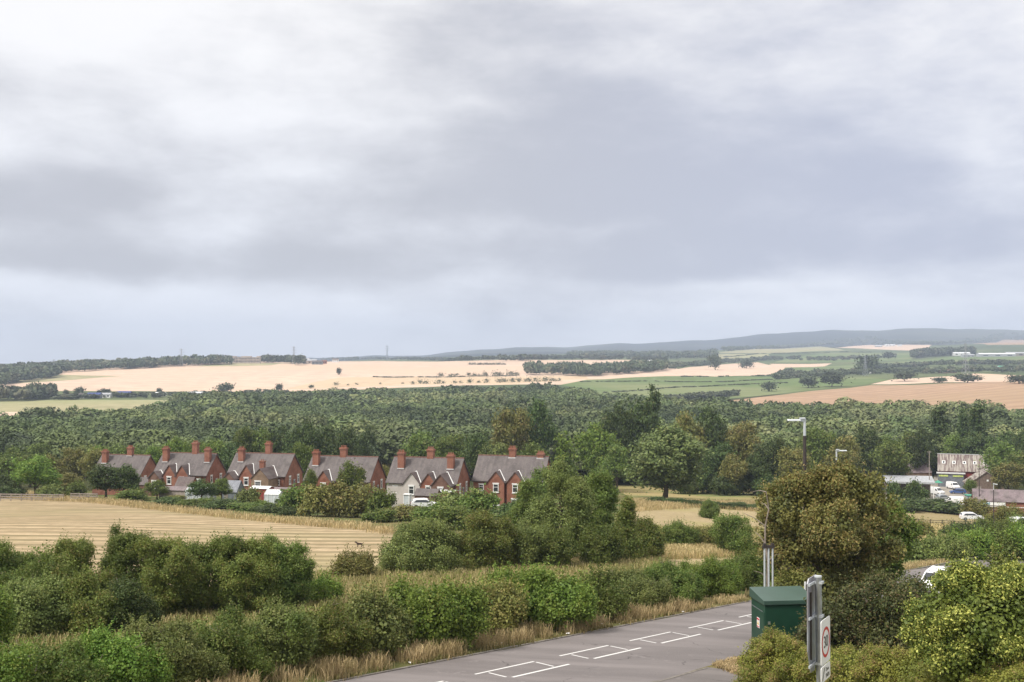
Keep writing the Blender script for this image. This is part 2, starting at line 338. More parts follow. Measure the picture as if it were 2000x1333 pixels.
# ------------------------------------------------------------------ object helpers
C = scene.collection
def tag(o, label=None, cat=None, group=None, kind=None):
    if label: o['label'] = label
    if cat: o['category'] = cat
    if group: o['group'] = group
    if kind: o['kind'] = kind
    return o
def empty(name, loc, rz=0, label=None, cat=None, group=None):
    o = bpy.data.objects.new(name, None); C.objects.link(o); o.location = loc; o.rotation_euler = (0, 0, rz)
    return tag(o, label, cat, group)
class MB:
    def __init__(s): s.v = []; s.f = []
    def add(s, vs, fs, M=None):
        k = len(s.v)
        for v in vs: s.v.append(tuple(M @ Vector(v)) if M is not None else tuple(v))
        for f in fs: s.f.append(tuple(i + k for i in f))
        return s
    def box(s, cx, cy, cz, sx, sy, sz, rz=0, M=None, tx=1., ty=1.):
        a, b, c = sx / 2, sy / 2, sz / 2
        vs = [(-a, -b, -c), (a, -b, -c), (a, b, -c), (-a, b, -c), (-a * tx, -b * ty, c), (a * tx, -b * ty, c), (a * tx, b * ty, c), (-a * tx, b * ty, c)]
        co, si = math.cos(rz), math.sin(rz)
        vs = [(x * co - y * si + cx, x * si + y * co + cy, z + cz) for x, y, z in vs]
        return s.add(vs, [(3, 2, 1, 0), (4, 5, 6, 7), (0, 1, 5, 4), (1, 2, 6, 5), (2, 3, 7, 6), (3, 0, 4, 7)], M)
    def tube(s, p0, p1, r0, r1=None, n=10):
        r1 = r0 if r1 is None else r1; p0 = Vector(p0); p1 = Vector(p1); d = (p1 - p0).normalized()
        a = d.orthogonal().normalized(); b = d.cross(a)
        vs = []
        for p, r in ((p0, r0), (p1, r1)):
            for i in range(n):
                w = 2 * math.pi * i / n; vs.append(p + (a * math.cos(w) + b * math.sin(w)) * r)
        fs = [(i, (i + 1) % n, n + (i + 1) % n, n + i) for i in range(n)] + [tuple(range(n))[::-1], tuple(range(n, 2 * n))]
        return s.add(vs, fs)
    def path(s, pts, rs, n=8):
        pts = [Vector(p) for p in pts]; k0 = len(s.v); prev = None
        for i, p in enumerate(pts):
            d = (pts[min(i + 1, len(pts) - 1)] - pts[max(i - 1, 0)]).normalized()
            a = d.orthogonal().normalized() if prev is None else (prev - d * prev.dot(d)).normalized()
            prev = a; b = d.cross(a)
            for j in range(n):
                w = 2 * math.pi * j / n; s.v.append(tuple(p + (a * math.cos(w) + b * math.sin(w)) * rs[i]))
        for i in range(len(pts) - 1):
            for j in range(n):
                s.f.append((k0 + i * n + j, k0 + i * n + (j + 1) % n, k0 + (i + 1) * n + (j + 1) % n, k0 + (i + 1) * n + j))
        s.f.append(tuple(range(k0, k0 + n))[::-1]); e = k0 + (len(pts) - 1) * n; s.f.append(tuple(range(e, e + n)))
        return s
    def extrude(s, poly, y0, y1, M=None):
        """poly: (x,z) outline, extruded along y"""
        n = len(poly)
        vs = [(x, y0, z) for x, z in poly] + [(x, y1, z) for x, z in poly]
        fs = [tuple(range(n)), tuple(range(n, 2 * n))[::-1]] + [((i + 1) % n, i, n + i, n + (i + 1) % n) for i in range(n)]
        return s.add(vs, fs, M)
    def extrude_x(s, poly, x0, x1):
        n = len(poly)
        vs = [(x0, y, z) for y, z in poly] + [(x1, y, z) for y, z in poly]
        fs = [tuple(range(n))[::-1], tuple(range(n, 2 * n))] + [(i, (i + 1) % n, n + (i + 1) % n, n + i) for i in range(n)]
        return s.add(vs, fs)
    def build(s, name, m, parent=None, loc=None, rz=0, smooth=False, bevel=0):
        me = bpy.data.meshes.new(name); me.from_pydata(s.v, [], s.f); me.materials.append(MATS[m])
        o = bpy.data.objects.new(name, me); C.objects.link(o)
        if parent: o.parent = parent
        if loc is not None: o.location = loc
        if rz: o.rotation_euler = (0, 0, rz)
        if smooth: me.polygons.foreach_set('use_smooth', [True] * len(me.polygons))
        if bevel:
            b = o.modifiers.new('bevel', 'BEVEL'); b.width = bevel; b.segments = 2; b.limit_method = 'ANGLE'
        return o
def npmesh(name, verts, faces, m, tint=None):
    """verts (N,3), faces (M,k) with equal k"""
    me = bpy.data.meshes.new(name); k = faces.shape[1]
    me.vertices.add(len(verts)); me.vertices.foreach_set('co', np.ascontiguousarray(verts, dtype=np.float32).ravel())
    me.loops.add(faces.size); me.loops.foreach_set('vertex_index', np.ascontiguousarray(faces, dtype=np.int32).ravel())
    me.polygons.add(len(faces)); me.polygons.foreach_set('loop_start', np.arange(0, faces.size, k, dtype=np.int32))
    if tint is not None:
        a = me.attributes.new('tint', 'FLOAT', 'POINT'); a.data.foreach_set('value', np.ascontiguousarray(tint, dtype=np.float32))
    me.update(calc_edges=True); me.materials.append(MATS[m])
    return me
def link(name, me, parent=None, loc=(0, 0, 0), rz=0, sc=None):
    o = bpy.data.objects.new(name, me); C.objects.link(o)
    if parent: o.parent = parent
    o.location = loc; o.rotation_euler = (0, 0, rz)
    if sc is not None: o.scale = sc
    return o
def nrm(a): return a / np.maximum(np.linalg.norm(a, axis=-1, keepdims=True), 1e-9)
# ------------------------------------------------------------------ foliage
def leaves(rng, pts, nor, nl, size, spread, w=.55, flat=.5, up=.25, tint=None):
    """nl rhombic leaves round every point; flat: how much a leaf lies along the crown surface"""
    N = len(pts); P = np.repeat(pts, nl, 0); D = np.repeat(nor, nl, 0); M = N * nl
    P = P + rng.normal(size=(M, 3)) * spread * np.array([1, 1, .8]) + D * rng.uniform(-.6, 1.1, (M, 1)) * spread
    n = nrm(D * flat + rng.normal(size=(M, 3)) * (1 - flat) * .8 + np.array([0, 0, up]))
    a = nrm(np.cross(n, nrm(rng.normal(size=(M, 3))))); b = np.cross(n, a)
    L = size * rng.uniform(.6, 1.35, (M, 1)); W = L * w
    V = np.stack([P - a * L / 2, P + b * W / 2 - a * L * .05, P + a * L / 2 - n * L * .12, P - b * W / 2 - a * L * .05], 1).reshape(-1, 3)
    Fc = np.arange(M * 4).reshape(-1, 4)
    tn = rng.random(N) if tint is None else tint
    T = np.repeat(np.repeat(tn, nl), 4)
    return V, Fc, T
def shell(rng, B, n, inner=.82, outer=1.06, zmin=None, cut=.8):
    """n points on the outer skin of a union of ellipsoids B (k,6)"""
    w = (B[:, 3] * B[:, 4] + B[:, 3] * B[:, 5] + B[:, 4] * B[:, 5]); w = w / w.sum()
    out = []; on_ = []; got = 0
    for _ in range(8):
        k = rng.choice(len(B), size=int(n * 1.5) + 10, p=w)
        d = nrm(rng.normal(size=(len(k), 3)))
        p = B[k, :3] + d * B[k, 3:] * rng.uniform(inner, outer, (len(k), 1))
        nn = nrm(d / B[k, 3:])
        ok = np.ones(len(k), bool)
        if zmin is not None: ok &= p[:, 2] > zmin
        for i in range(len(B)):
            q = (((p - B[i, :3]) / B[i, 3:]) ** 2).sum(1)
            ok &= (q > cut * cut) | (k == i)
        out.append(p[ok]); on_.append(nn[ok]); got += ok.sum()
        if got >= n: break
    return np.concatenate(out)[:n], np.concatenate(on_)[:n]
def lumps(rng, B, n, f0=.25, f1=.45, inset=.75, zmin=None, squash=.85):
    p, d = shell(rng, B, n, inset, inset + .12, zmin, .6)
    r0 = np.cbrt(B[:, 3] * B[:, 4] * B[:, 5]).mean()
    r = r0 * rng.uniform(f0, f1, (len(p), 1))
    return np.hstack([p, r * rng.uniform(.85, 1.2, (len(p), 1)), r * rng.uniform(.85, 1.2, (len(p), 1)), r * squash])
def crown_blobs(rng, kind, h, w):
    """envelope lobes for a crown of height h and width w standing on z=0"""
    r = w / 2; B = []
    if kind in ('round', 'lowround'):
        base = h * (.22 if kind == 'round' else .04); hh = h - base
        B.append((0, 0, base + hh * .5, r * .68, r * .68, hh * .42))
        for i in range(9):
            a = i * 2.4 + rng.random(); q = rng.uniform(.3 if kind == 'round' else .14, .85); 
            B.append((math.cos(a) * r * .55, math.sin(a) * r * .55, base + hh * q * .85, r * rng.uniform(.36, .52), r * rng.uniform(.36, .52), hh * rng.uniform(.17, .27)))
        for i in range(3): B.append((rng.normal() * r * .22, rng.normal() * r * .22, base + hh * .80, r * .36, r * .36, hh * .20))
    elif kind == 'poplar':
        for i in range(11):
            q = i / 10; rr = r * (.55 + .5 * math.sin(math.pi * (q * .85 + .08))) * (1 - .55 * q ** 3)
            B.append((rng.normal() * r * .16, rng.normal() * r * .16, h * (.1 + .84 * q), rr * .8, rr * .8, h * .085))
    elif kind == 'cone':
        for i in range(12):
            q = i / 11; rr = r * (1.02 - q * .88)
            B.append((rng.normal() * r * .1, rng.normal() * r * .1, h * (.12 + .82 * q), rr, rr, h * .07))
    elif kind == 'bush':
        B.append((0, 0, h * .42, r * .78, r * .78, h * .44))
        for i in range(8):
            a = i * 2.4 + rng.random(); B.append((math.cos(a) * r * .55, math.sin(a) * r * .55, h * rng.uniform(.25, .62), r * rng.uniform(.36, .5), r * rng.uniform(.36, .5), h * rng.uniform(.26, .36)))
        for i in range(3): B.append((rng.normal() * r * .3, rng.normal() * r * .3, h * .76, r * .3, r * .3, h * .22))
    elif kind == 'ragged':
        base = h * .12; hh = h - base
        for i in range(16):
            q = rng.uniform(0, 1); a = rng.uniform(0, 6.28); k = math.sin(math.pi * (q * .8 + .15)) * .62
            B.append((math.cos(a) * r * k, math.sin(a) * r * k, base + hh * (.12 + .8 * q), r * rng.uniform(.28, .42), r * rng.uniform(.28, .42), hh * rng.uniform(.10, .16)))
        B.append((0, 0, base + hh * .45, r * .5, r * .5, hh * .4))
    return np.array(B)
def foliage_mesh(name, rng, B, m, nlump, nspray, leaf, nl=8, spread=None, zmin=.05, shoots=0, core=.25, flat=.45, w=.55, f0=.25, f1=.45, up=.25):
    L = lumps(rng, B, nlump, f0, f1, .78, zmin) if nlump else B
    p, d = shell(rng, np.vstack([L]), nspray, .72, 1.08, zmin)
    spread = spread or leaf * 1.1
    V, Fc, T = leaves(rng, p, d, nl, leaf, spread, w, flat, up)
    parts = [(V, Fc, T)]
    if core:   # inner foliage
        Bc = B.copy(); Bc[:, 3:] *= .84
        p, d = shell(rng, Bc, int(nspray * core), .55, 1., zmin, .45)
        parts.append(leaves(rng, p, d, 6, leaf * 1.25, leaf * 1.6, .75, .6, .1, tint=np.zeros(len(p))))
    if shoots:
        p, d = shell(rng, L, shoots * 4, .9, 1.0, zmin); k = d[:, 2] > .35; p = p[k][:shoots]; d = d[k][:shoots]
        ax = nrm(d * .5 + np.array([0, 0, 1.]) + rng.normal(size=d.shape) * .25); ln = rng.uniform(2., 5.5, (len(p), 1)) * leaf * 1.4
        st = [p + ax * ln * q for q in np.linspace(.1, 1, 7)]
        parts.append(leaves(rng, np.concatenate(st), np.repeat(ax[None], 7, 0).reshape(-1, 3), 2, leaf * .9, leaf * .35, w, .2, .3))
    off = 0; VV = []; FF = []; TTt = []
    for V, Fc, T in parts:
        VV.append(V); FF.append(Fc + off); TTt.append(T); off += len(V)
    return npmesh(name, np.concatenate(VV), np.concatenate(FF), m, np.concatenate(TTt)), L
def trunk_mesh(name, rng, B, h, r, m='bark', nb=9, lean=0.):
    mb = MB(); top = Vector((lean * h, 0, h * .72)); k = 6
    pts = [Vector((lean * h * (i / k) + rng.normal() * h * .008, rng.normal() * h * .008, h * .72 * i / k - (.15 if i == 0 else 0))) for i in range(k + 1)]
    mb.path(pts, [r * (1.25 if i == 0 else 1 - .11 * i) for i in range(k + 1)], 9)
    order = rng.permutation(len(B))[:nb]
    for i in order:
        c = Vector(B[i, :3].tolist()); q = min(.9, max(.25, (c.z / h) * .75)); s = pts[0].lerp(pts[-1], q)
        mid = s.lerp(c, .5) + Vector((0, 0, (c - s).length * .08)); rr = r * (1 - .7 * q) * .6
        mb.path([s, mid, c], [rr, rr * .65, rr * .25], 6)
    me = bpy.data.meshes.new(name); me.from_pydata(mb.v, [], mb.f); me.materials.append(MATS[m]); 
    me.polygons.foreach_set('use_smooth', [True] * len(me.polygons)); return me
RN = random.Random(5)

# ================================================================== TERRAIN: one sheet cut into road, fields, woods
FIELDS = []   # (name, material, label, polygon in (u, ln t))
def addf(name, m, label, px=None, ut=None, xy=None, dmin=4):
    if px is not None:
        P = [at(a, b, dmin) for a, b in px]; P = [(p.x / p.y, math.log(p.y)) for p in P]
    elif xy is not None: P = [(x / y, math.log(y)) for x, y in xy]
    else: P = [(u, math.log(T)) for u, T in ut]
    FIELDS.append((name, m, label, P))
def strip(c0, c1, s0, s1, n=12):
    a = [roadpt(s0 + (s1 - s0) * i / n, c0)[:2] for i in range(n + 1)]; b = [roadpt(s0 + (s1 - s0) * i / n, c1)[:2] for i in range(n + 1)]
    return a + b[::-1]
addf('road', 'asphalt', None, xy=strip(-2.45, 5.6, -23, 150))
addf('pavement', 'asphalt_path', None, xy=strip(5.6, 17, -23, 1.2))
addf('pavement', 'asphalt_path', None, xy=[roadpt(1.2, 5.6)[:2], roadpt(9., 5.6)[:2], roadpt(9.5, 8.)[:2], roadpt(9., 12.)[:2], roadpt(7., 17.)[:2], roadpt(1.2, 17)[:2]])
addf('yard', 'yard', None, px=[(1730, 974), (1735, 950), (1822, 944), (1826, 925), (1880, 925), (1885, 945), (1905, 958), (1960, 960), (2060, 962), (2060, 972), (1900, 972), (1830, 976)])
addf('path', 'path', None, px=[(1700, 1122), (1790, 1112), (1800, 1150), (1700, 1152)])
addf('field', 'stubble', None, px=[(-260, 958), (60, 966), (170, 977), (300, 990), (420, 1006), (560, 1020), (700, 1030), (770, 1042), (750, 1090), (700, 1145), (560, 1170), (300, 1190), (-260, 1170)])
addf('field', 'mown', None, px=[(1010, 1138), (1090, 1110), (1200, 1098), (1300, 1086), (1480, 1076), (1490, 1096), (1380, 1108), (1250, 1124), (1110, 1146)])
addf('field', 'mown', None, px=[(1230, 990), (1300, 986), (1400, 990), (1520, 1000), (1530, 1036), (1400, 1036), (1240, 1030)])
addf('field', 'pasture_dry', None, px=[(1200, 948), (1380, 946), (1520, 950), (1520, 984), (1240, 984)])
addf('field', 'paddock', None, px=[(1715, 981), (1800, 979), (1940, 990), (1965, 1026), (1830, 1026), (1715, 1010)])
addf('field', 'mown', None, px=[(1710, 1044), (1780, 1034), (1880, 1034), (1960, 1052), (1800, 1064), (1710, 1078)])
addf('field', 'stubble', None, px=[(725, 900), (1062, 900), (1062, 926), (725, 926)])
addf('field', 'wheat', None, px=[(-160, 803), (35, 805), (22, 815), (-10, 822), (-160, 825)])
addf('field', 'pale_pasture', None, px=[(-160, 786), (20, 784), (150, 781), (335, 782), (345, 796), (250, 812), (140, 832), (-160, 845)])
addf('meadow', 'far_mix', None, px=[(-160, 781), (-160, 777), (200, 777), (420, 774), (440, 780), (150, 784)])
addf('field', 'orange_wheat', None, px=[(1290, 800), (1420, 783), (1545, 769), (1620, 761), (1700, 753), (1850, 749), (2150, 749), (2150, 825), (1700, 828), (1290, 815)])
addf('field', 'wheat', None, px=[(1700, 751), (1740, 742), (1860, 735), (1900, 730), (2010, 734), (2010, 746), (1850, 747)])
addf('field', 'green_crop', None, px=[(1095, 752), (1145, 742), (1300, 735), (1480, 736), (1560, 738), (1700, 738), (1735, 742), (1690, 751), (1540, 767), (1425, 779), (1290, 782), (1180, 772)])
addf('field', 'wheat', None, px=[(1280, 732), (1330, 720), (1385, 714), (1480, 708), (1500, 713), (1540, 713), (1530, 722), (1505, 733), (1400, 736)])
addf('field', 'wheat', None, px=[(1503, 711), (1625, 710), (1610, 716), (1520, 719)])
addf('field', 'green_crop', None, px=[(1510, 734), (1550, 718), (1640, 714), (1740, 708), (1850, 698), (2060, 694), (2060, 712), (1860, 714), (1740, 718), (1640, 730)])
addf('field', 'wheat', None, px=[(1630, 680), (1700, 674), (1820, 674), (1810, 686), (1740, 684)])
addf('field', 'pale_pasture', None, px=[(1370, 697), (1400, 692), (1500, 692), (1505, 697), (1400, 701)])
addf('field', 'pale_pasture', None, px=[(1400, 690), (1480, 682), (1600, 677), (1650, 685), (1500, 691)])
addf('field', 'green_crop', None, px=[(1540, 700), (1620, 690), (1790, 690), (1780, 704), (1640, 708), (1510, 708)])
addf('field', 'orange_wheat', None, px=[(1900, 672), (1960, 664), (2060, 662), (2060, 674), (1930, 674)])
addf('field', 'pale_pasture', None, px=[(10, 750), (50, 739), (100, 732), (180, 734), (240, 735), (180, 739), (60, 748)])
addf('field', 'pale_pasture', None, px=[(385, 716), (450, 709), (575, 709), (530, 714), (450, 716)])
addf('field', 'wheat_gold', None, px=[(610, 748), (660, 738), (800, 736), (1010, 736), (1140, 733), (1150, 740), (1000, 751), (800, 752), (560, 760)])
addf('field', 'wheat', None, ut=[(-1.2, 1490), (.13, 1490), (.16, 1700), (.12, 2900), (-.06, 3000), (-.16, 2900), (-.24, 2500), (-.42, 2500), (-1.2, 2500)])
addf('woodland_floor', 'wood_floor', None, ut=[(-1.2, 300), (-.3, 300), (.14, 300), (.3, 330), (1.2, 350), (1.2, 1270), (-1.2, 1270)])
addf('far_hills', 'far_wood', None, ut=[(-1.2, 5200), (1.2, 5200), (1.2, 10300), (-1.2, 10300)])
addf('valley_ground', 'far_mix', None, ut=[(-1.2, 1270), (1.2, 1270), (1.2, 5200), (-1.2, 5200)])
GROUND = ('grass_ground', 'rough_grass')
def pip(poly, x, y):
    c = False; j = len(poly) - 1
    for i in range(len(poly)):
        xi, yi = poly[i]; xj, yj = poly[j]
        if (yi > y) != (yj > y) and x < (xj - xi) * (y - yi) / (yj - yi) + xi: c = not c
        j = i
    return c
def densify(P, d=.06):
    out = []
    for i in range(len(P)):
        a = P[i]; b = P[(i + 1) % len(P)]; n = max(1, int(math.hypot((b[0] - a[0]) * 4, b[1] - a[1]) / d))
        out += [(a[0] + (b[0] - a[0]) * k / n, a[1] + (b[1] - a[1]) * k / n) for k in range(n)]
    return out
def build_terrain():
    gu = np.concatenate([np.linspace(-1.2, -.5, 15)[:-1], np.linspace(-.5, .5, 150), np.linspace(.5, 1.2, 15)[1:]])
    gt = np.concatenate([np.linspace(math.log(3.5), math.log(1200), 150)[:-1], np.linspace(math.log(1200), math.log(10300), 130)])
    V = [(float(u), float(l)) for l in gt for u in gu]
    E = []
    for f in FIELDS:
        P = densify(f[3]); k = len(V)
        for u, l in P: V.append((min(1.2, max(-1.2, u)), min(math.log(10300), l)))
        E += [(k + i, k + (i + 1) % len(P)) for i in range(len(P))]
    co, _, fc, *_ = delaunay_2d_cdt([Vector((u * 4, l)) for u, l in V], E, [], 0, 1e-6, False)
    U = np.array([c.x / 4 for c in co]); L = np.array([c.y for c in co]); T = np.exp(L); Xc = U * T
    Zc = H(Xc, T)
    tri = [f for f in fc if len(f) == 3]
    tri = np.array(tri); cu = U[tri].mean(1); cl_ = L[tri].mean(1); own = np.full(len(tri), -1)
    for k, f in enumerate(FIELDS):
        P = np.array(f[3]); c = np.zeros(len(tri), bool); j = len(P) - 1
        for i in range(len(P)):
            xi, yi = P[i]; xj, yj = P[j]
            if yi != yj:
                cond = ((yi > cl_) != (yj > cl_)) & (cu < (xj - xi) * (cl_ - yi) / (yj - yi) + xi); c ^= cond
            j = i
        own[(own < 0) & c] = k
    P3 = np.stack([Xc, T, Zc], 1)
    for k in range(-1, len(FIELDS)):
        ft = tri[own == k]
        if len(ft) == 0: continue
        name, m = GROUND if k < 0 else FIELDS[k][:2]
        ids, inv = np.unique(ft, return_inverse=True); f2 = inv.reshape(ft.shape)
        a = P3[ids][f2[:, 0]]; b = P3[ids][f2[:, 1]]; c = P3[ids][f2[:, 2]]
        flip = np.cross(b - a, c - a)[:, 2] < 0; f2[flip] = f2[flip][:, ::-1]
        me = npmesh(name, P3[ids], f2, m); me.polygons.foreach_set('use_smooth', [True] * len(f2))
        tag(link(name, me), kind='structure')
build_terrain()
mb = MB()   # the hilltop the camera stands on, behind the sheet
mb.add([(-4.3, 3.55, Hs(-4, 3.5)), (4.3, 3.55, Hs(4, 3.5)), (60, -40, -2), (-60, -40, -2)], [(3, 2, 1, 0)]); tag(mb.build('grass_ground', 'rough_grass'), kind='structure')

# ================================================================== ROAD MARKINGS, KERB
def mark(mb, s0, c0, s1, c1, w, dz=.006):
    d = Vector((s1 - s0, c1 - c0)).normalized() * (w / 2); nx, ny = -d.y, d.x
    q = [(s0 + nx, c0 + ny), (s0 - nx, c0 - ny), (s1 - nx, c1 - ny), (s1 + nx, c1 + ny)]
    mb.add([roadpt(a, b, dz) for a, b in q], [(0, 1, 2, 3)])
for k in range(-3, 8):
    mb = MB(); s = k * 6.0
    mark(mb, s, 0, s + 4.05, 0, .11); mark(mb, s + .7, 1.32, s + 4.75, 1.32, .13)
    mark(mb, s + 4.0, .15, s + 3.82, 1.17, .11); mark(mb, s + .67, .17, s + .53, 1.14, .11)
    o = mb.build('road_marking', 'road_paint')
    tag(o, kind='structure')
mb = MB()
for i in range(9): mark(mb, -2 + i * 1.2, 5.66, -2 + i * 1.2 + 1.19, 5.66, .13, .012)
tag(mb.build('kerb', 'kerb'), kind='structure')
mb = MB()
for i in range(110):
    s = -23 + i * 1.0; a = roadpt(s + .01, -2.52); b = roadpt(s + .99, -2.52)
    c = roadpt(s + .99, -2.66); d = roadpt(s + .01, -2.66); h = .04
    mb.add([a, b, c, d] + [(p[0], p[1], p[2] + h) for p in (a, b, c, d)], [(4, 5, 6, 7), (0, 1, 5, 4), (1, 2, 6, 5), (2, 3, 7, 6), (3, 0, 4, 7)])
tag(mb.build('kerb', 'kerb'), kind='structure')
#PART3
# ================================================================== HOUSES
def window(parent, side, a, c, z, w, h, y=0., bars=True, m='white_paint', name='window'):
    """side 'front': wall plane y=c, centre x=a ; side 'right': wall plane x=c, centre y=a"""
    mb = MB(); gl = MB(); f = .11
    def bx(m_, u, zz, su, sz, d, t_):
        if side == 'front': m_.box(u, c - d, zz, su, t_, sz)
        else: m_.box(c + d, u, zz, t_, su, sz)
    for s in (-1, 1):
        bx(mb, a + s * (w / 2 - f / 2), z, f, h, .045, .10); bx(mb, a, z + s * (h / 2 - f / 2), w - 2 * f - .004, f, .045, .10)
    if bars: bx(mb, a, z + h * .12, w - 2 * f - .004, .07, .04, .07)
    bx(mb, a, z + h / 2 + .10, w + .16, .19, .05, .13); bx(mb, a, z - h / 2 - .05, w + .2, .09, .07, .17)
    bx(gl, a, z, w - 2 * f - .01, h - 2 * f - .01, .015, .03)
    o = mb.build(name, m, parent); gl.build('pane', 'glass', o); return o
def gable_wall(mb, x0, x1, ya, yb, eave, ridge):
    """a storey box whose gables face -x/+x, ridge along x"""
    mb.extrude_x([(ya, -.8), (yb, -.8), (yb, eave), ((ya + yb) / 2, ridge), (ya, eave)], x0, x1)
def slab(mb, A, B, Cc, D, th=.14):
    n = (Vector(B) - Vector(A)).cross(Vector(D) - Vector(A)).normalized()
    if n.z < 0: n = -n
    vs = [Vector(p) for p in (A, B, Cc, D)]; vs = vs + [v + n * th for v in vs]
    mb.add(vs, [(0, 3, 2, 1), (4, 5, 6, 7), (0, 1, 5, 4), (1, 2, 6, 5), (2, 3, 7, 6), (3, 0, 4, 7)])
def chimney(roof, x, y, z0, z1, w=1.15, d=.95, pots=4):
    mb = MB(); mb.box(x, y, (z0 + z1 - .5) / 2, w, d, z1 - .5 - z0); mb.box(x, y, z1 - .42, w + .14, d + .14, .16); mb.box(x, y, z1 - .26, w + .26, d + .26, .16); mb.box(x, y, z1 - .12, w + .1, d + .1, .12)
    for i in range(pots): mb.tube((x + (i - (pots - 1) / 2) * w / pots, y, z1 - .07), (x + (i - (pots - 1) / 2) * w / pots, y, z1 + .34), .12, .10, 8)
    o = mb.build('chimney', 'brick', roof); 
    f = MB(); f.box(x, y - d / 2 - .06, z0 + .42, w + .16, .10, .20); f.build('chimney_flashing', 'lead', roof); return o
def house(px, D, rz, label, L=12.2, dp=8., eave=4.6, rise=3.9, wings=(), chims=(), gwin=True, wallm='brick', roofm='slate', dz=0.):
    p = on(px, D); p.z += dz
    root = empty('brick_house', p, rz, label, 'house', 'brick houses in the row below the wood')
    h2 = dp / 2; mb = MB(); gable_wall(mb, -L / 2, L / 2, -h2, h2, eave, eave + rise); mb.build('wall', wallm, root)
    rf = MB(); o = .22; e = .25; sl = rise / h2; RZ = eave + rise
    for s in (-1, 1): slab(rf, (-L / 2 - o, s * (h2 + e), eave - e * sl), (L / 2 + o, s * (h2 + e), eave - e * sl), (L / 2 + o, 0, RZ + .0), (-L / 2 - o, 0, RZ + .0))
    roof = rf.build('roof', roofm, root)
    MB().box(0, 0, RZ + .17, L + 2 * o, .26, .16).build('ridge_tiles', 'ridge_tile', roof)
    g = MB(); g.box(0, -h2 - e - .06, eave - e * sl + .02, L + .3, .13, .12); g.tube((L / 2 - .2, -h2 - .1, -.5), (L / 2 - .2, -h2 - .1, eave - .3), .05, n=6); g.build('gutter', 'dark_post', root)
    for x, y, zt in chims: chimney(roof, x, y, RZ - abs(y) * sl - .5, zt)
    for W in wings:
        x, w, pr, rz_, ev, m = W['x'], W['w'], W['p'], W['r'], W.get('e', eave - .2), W.get('m', 'brick')
        yf = -h2 - pr; wm = MB(); wm.extrude([(x - w / 2, -.8), (x + w / 2, -.8), (x + w / 2, ev), (x, rz_ - .02), (x - w / 2, ev)], yf, -h2 + .6)
        wg = wm.build('front_wing', m, root)
        ye = -h2 + (rz_ - eave) / sl + .15 if rz_ > eave else -h2 + .3
        wr = MB()
        dr = (rz_ - ev) / (w / 2); oo = .16
        for s in (-1, 1): slab(wr, (x + s * (w / 2 + oo), yf - .18, ev - dr * oo), (x + s * (w / 2 + oo), ye, ev - dr * oo), (x, ye, rz_), (x, yf - .18, rz_), .11)
        wr.build('wing_roof', W.get('rm', 'slate_brown'), wg)
        if rz_ > eave:
            fl = MB()
            yv = lambda z: -h2 + (z - eave) / sl
            for s in (-1, 1): fl.path([(x + s * .05, yv(rz_) - .12, rz_ + .12), (x + s * (w / 2 + .05) * 1.0, yv(max(ev, eave - .3)) - .2, max(ev, eave - .3) + .16)], [.075, .095], 6)
            fl.build('valley_flashing', 'white_paint', wg)
        wz = W.get('wz', 3.35)
        if W.get('win', True): window(wg, 'front', x + W.get('wx', 0), yf, wz, W.get('ww', 1.0), W.get('wh', 1.45))
        if wz > 3: window(wg, 'front', x, yf, .9, 1.3, 1.2)
    if gwin:
        for y in (-1.9, 1.9): window(root, 'right', y, L / 2, 3.5, .75, 1.5)
        window(root, 'right', 0.1, L / 2, 2.4, .6, 1.9, bars=False, m='shed_grey', name='door')
        window(root, 'right', -1.5, L / 2, .6, .9, 1.2)
    window(root, 'front', -L / 2 + 1.5, -h2, 3.3, .9, 1.1); window(root, 'front', L / 2 - 1.6, -h2, 3.2, .9, .9)
    dm = MB(); dm.box(L / 2 - 1.6, -h2 - .03, 1., .95, .06, 2.1); dr_ = dm.build('door', 'white_paint', root)
    k = MB(); k.tube((L / 2 - 1.95, -h2 - .07, 1.05), (L / 2 - 1.95, -h2 - .13, 1.05), .035, n=6); k.build('handle', 'steel', dr_)
    return root
TH = R(-15)
W2 = [dict(x=-1.9, w=2.9, p=.9, r=6.5), dict(x=1.0, w=2.9, p=.9, r=6.5), dict(x=-4.7, w=2.6, p=2.0, r=5.2, e=3.9, m='brick_dark', wz=2.6)]
house(248, 258, TH, 'leftmost red brick house, its grey roof partly behind a dark tree', L=11.6, chims=[(-4.2, -1.6, 9.6), (1.0, 0, 10.4)], wings=[])
house(372, 245, TH, 'red brick house with three chimneys and two matching front gables, second in the row', L=12, chims=[(-4.6, -1.6, 9.8), (1.2, .2, 10.9), (5.0, -1.5, 9.8)], wings=W2)
house(519, 239, TH, 'red brick house whose lower front wing has its own chimney, third in the row', L=12.6, chims=[(-4.5, -1.5, 9.7), (.6, .3, 10.8)],
      wings=[dict(x=-1.7, w=3.0, p=.9, r=6.6), dict(x=3.0, w=3.7, p=4.3, r=6.3, m='brick_brown', wz=3.2, wx=-.4, ww=1.3, wh=1.3), dict(x=-5.0, w=2.6, p=2., r=5.2, e=3.9, m='brick_dark', wz=2.6)])
house(675, 217, TH, 'red brick house with two chimneys behind a leafy garden tree, fourth in the row', L=12.6, chims=[(-5.1, -1.5, 9.6), (-.4, .2, 10.3)], wings=[dict(x=-2.2, w=2.9, p=.9, r=6.3), dict(x=1.6, w=2.9, p=.9, r=6.3)])
h5 = house(838, 208, TH, 'house with one grey rendered front gable beside brick ones and three chimneys', L=12.6, chims=[(-4.5, -1.7, 9.7), (.3, .2, 10.2), (4.6, -1.6, 9.4)],
      wings=[dict(x=-1.5, w=3.1, p=.9, r=6.3, m='render'), dict(x=1.6, w=2.9, p=.9, r=6.3), dict(x=4.2, w=3.4, p=2.2, r=6.3, m='brick_dark')])
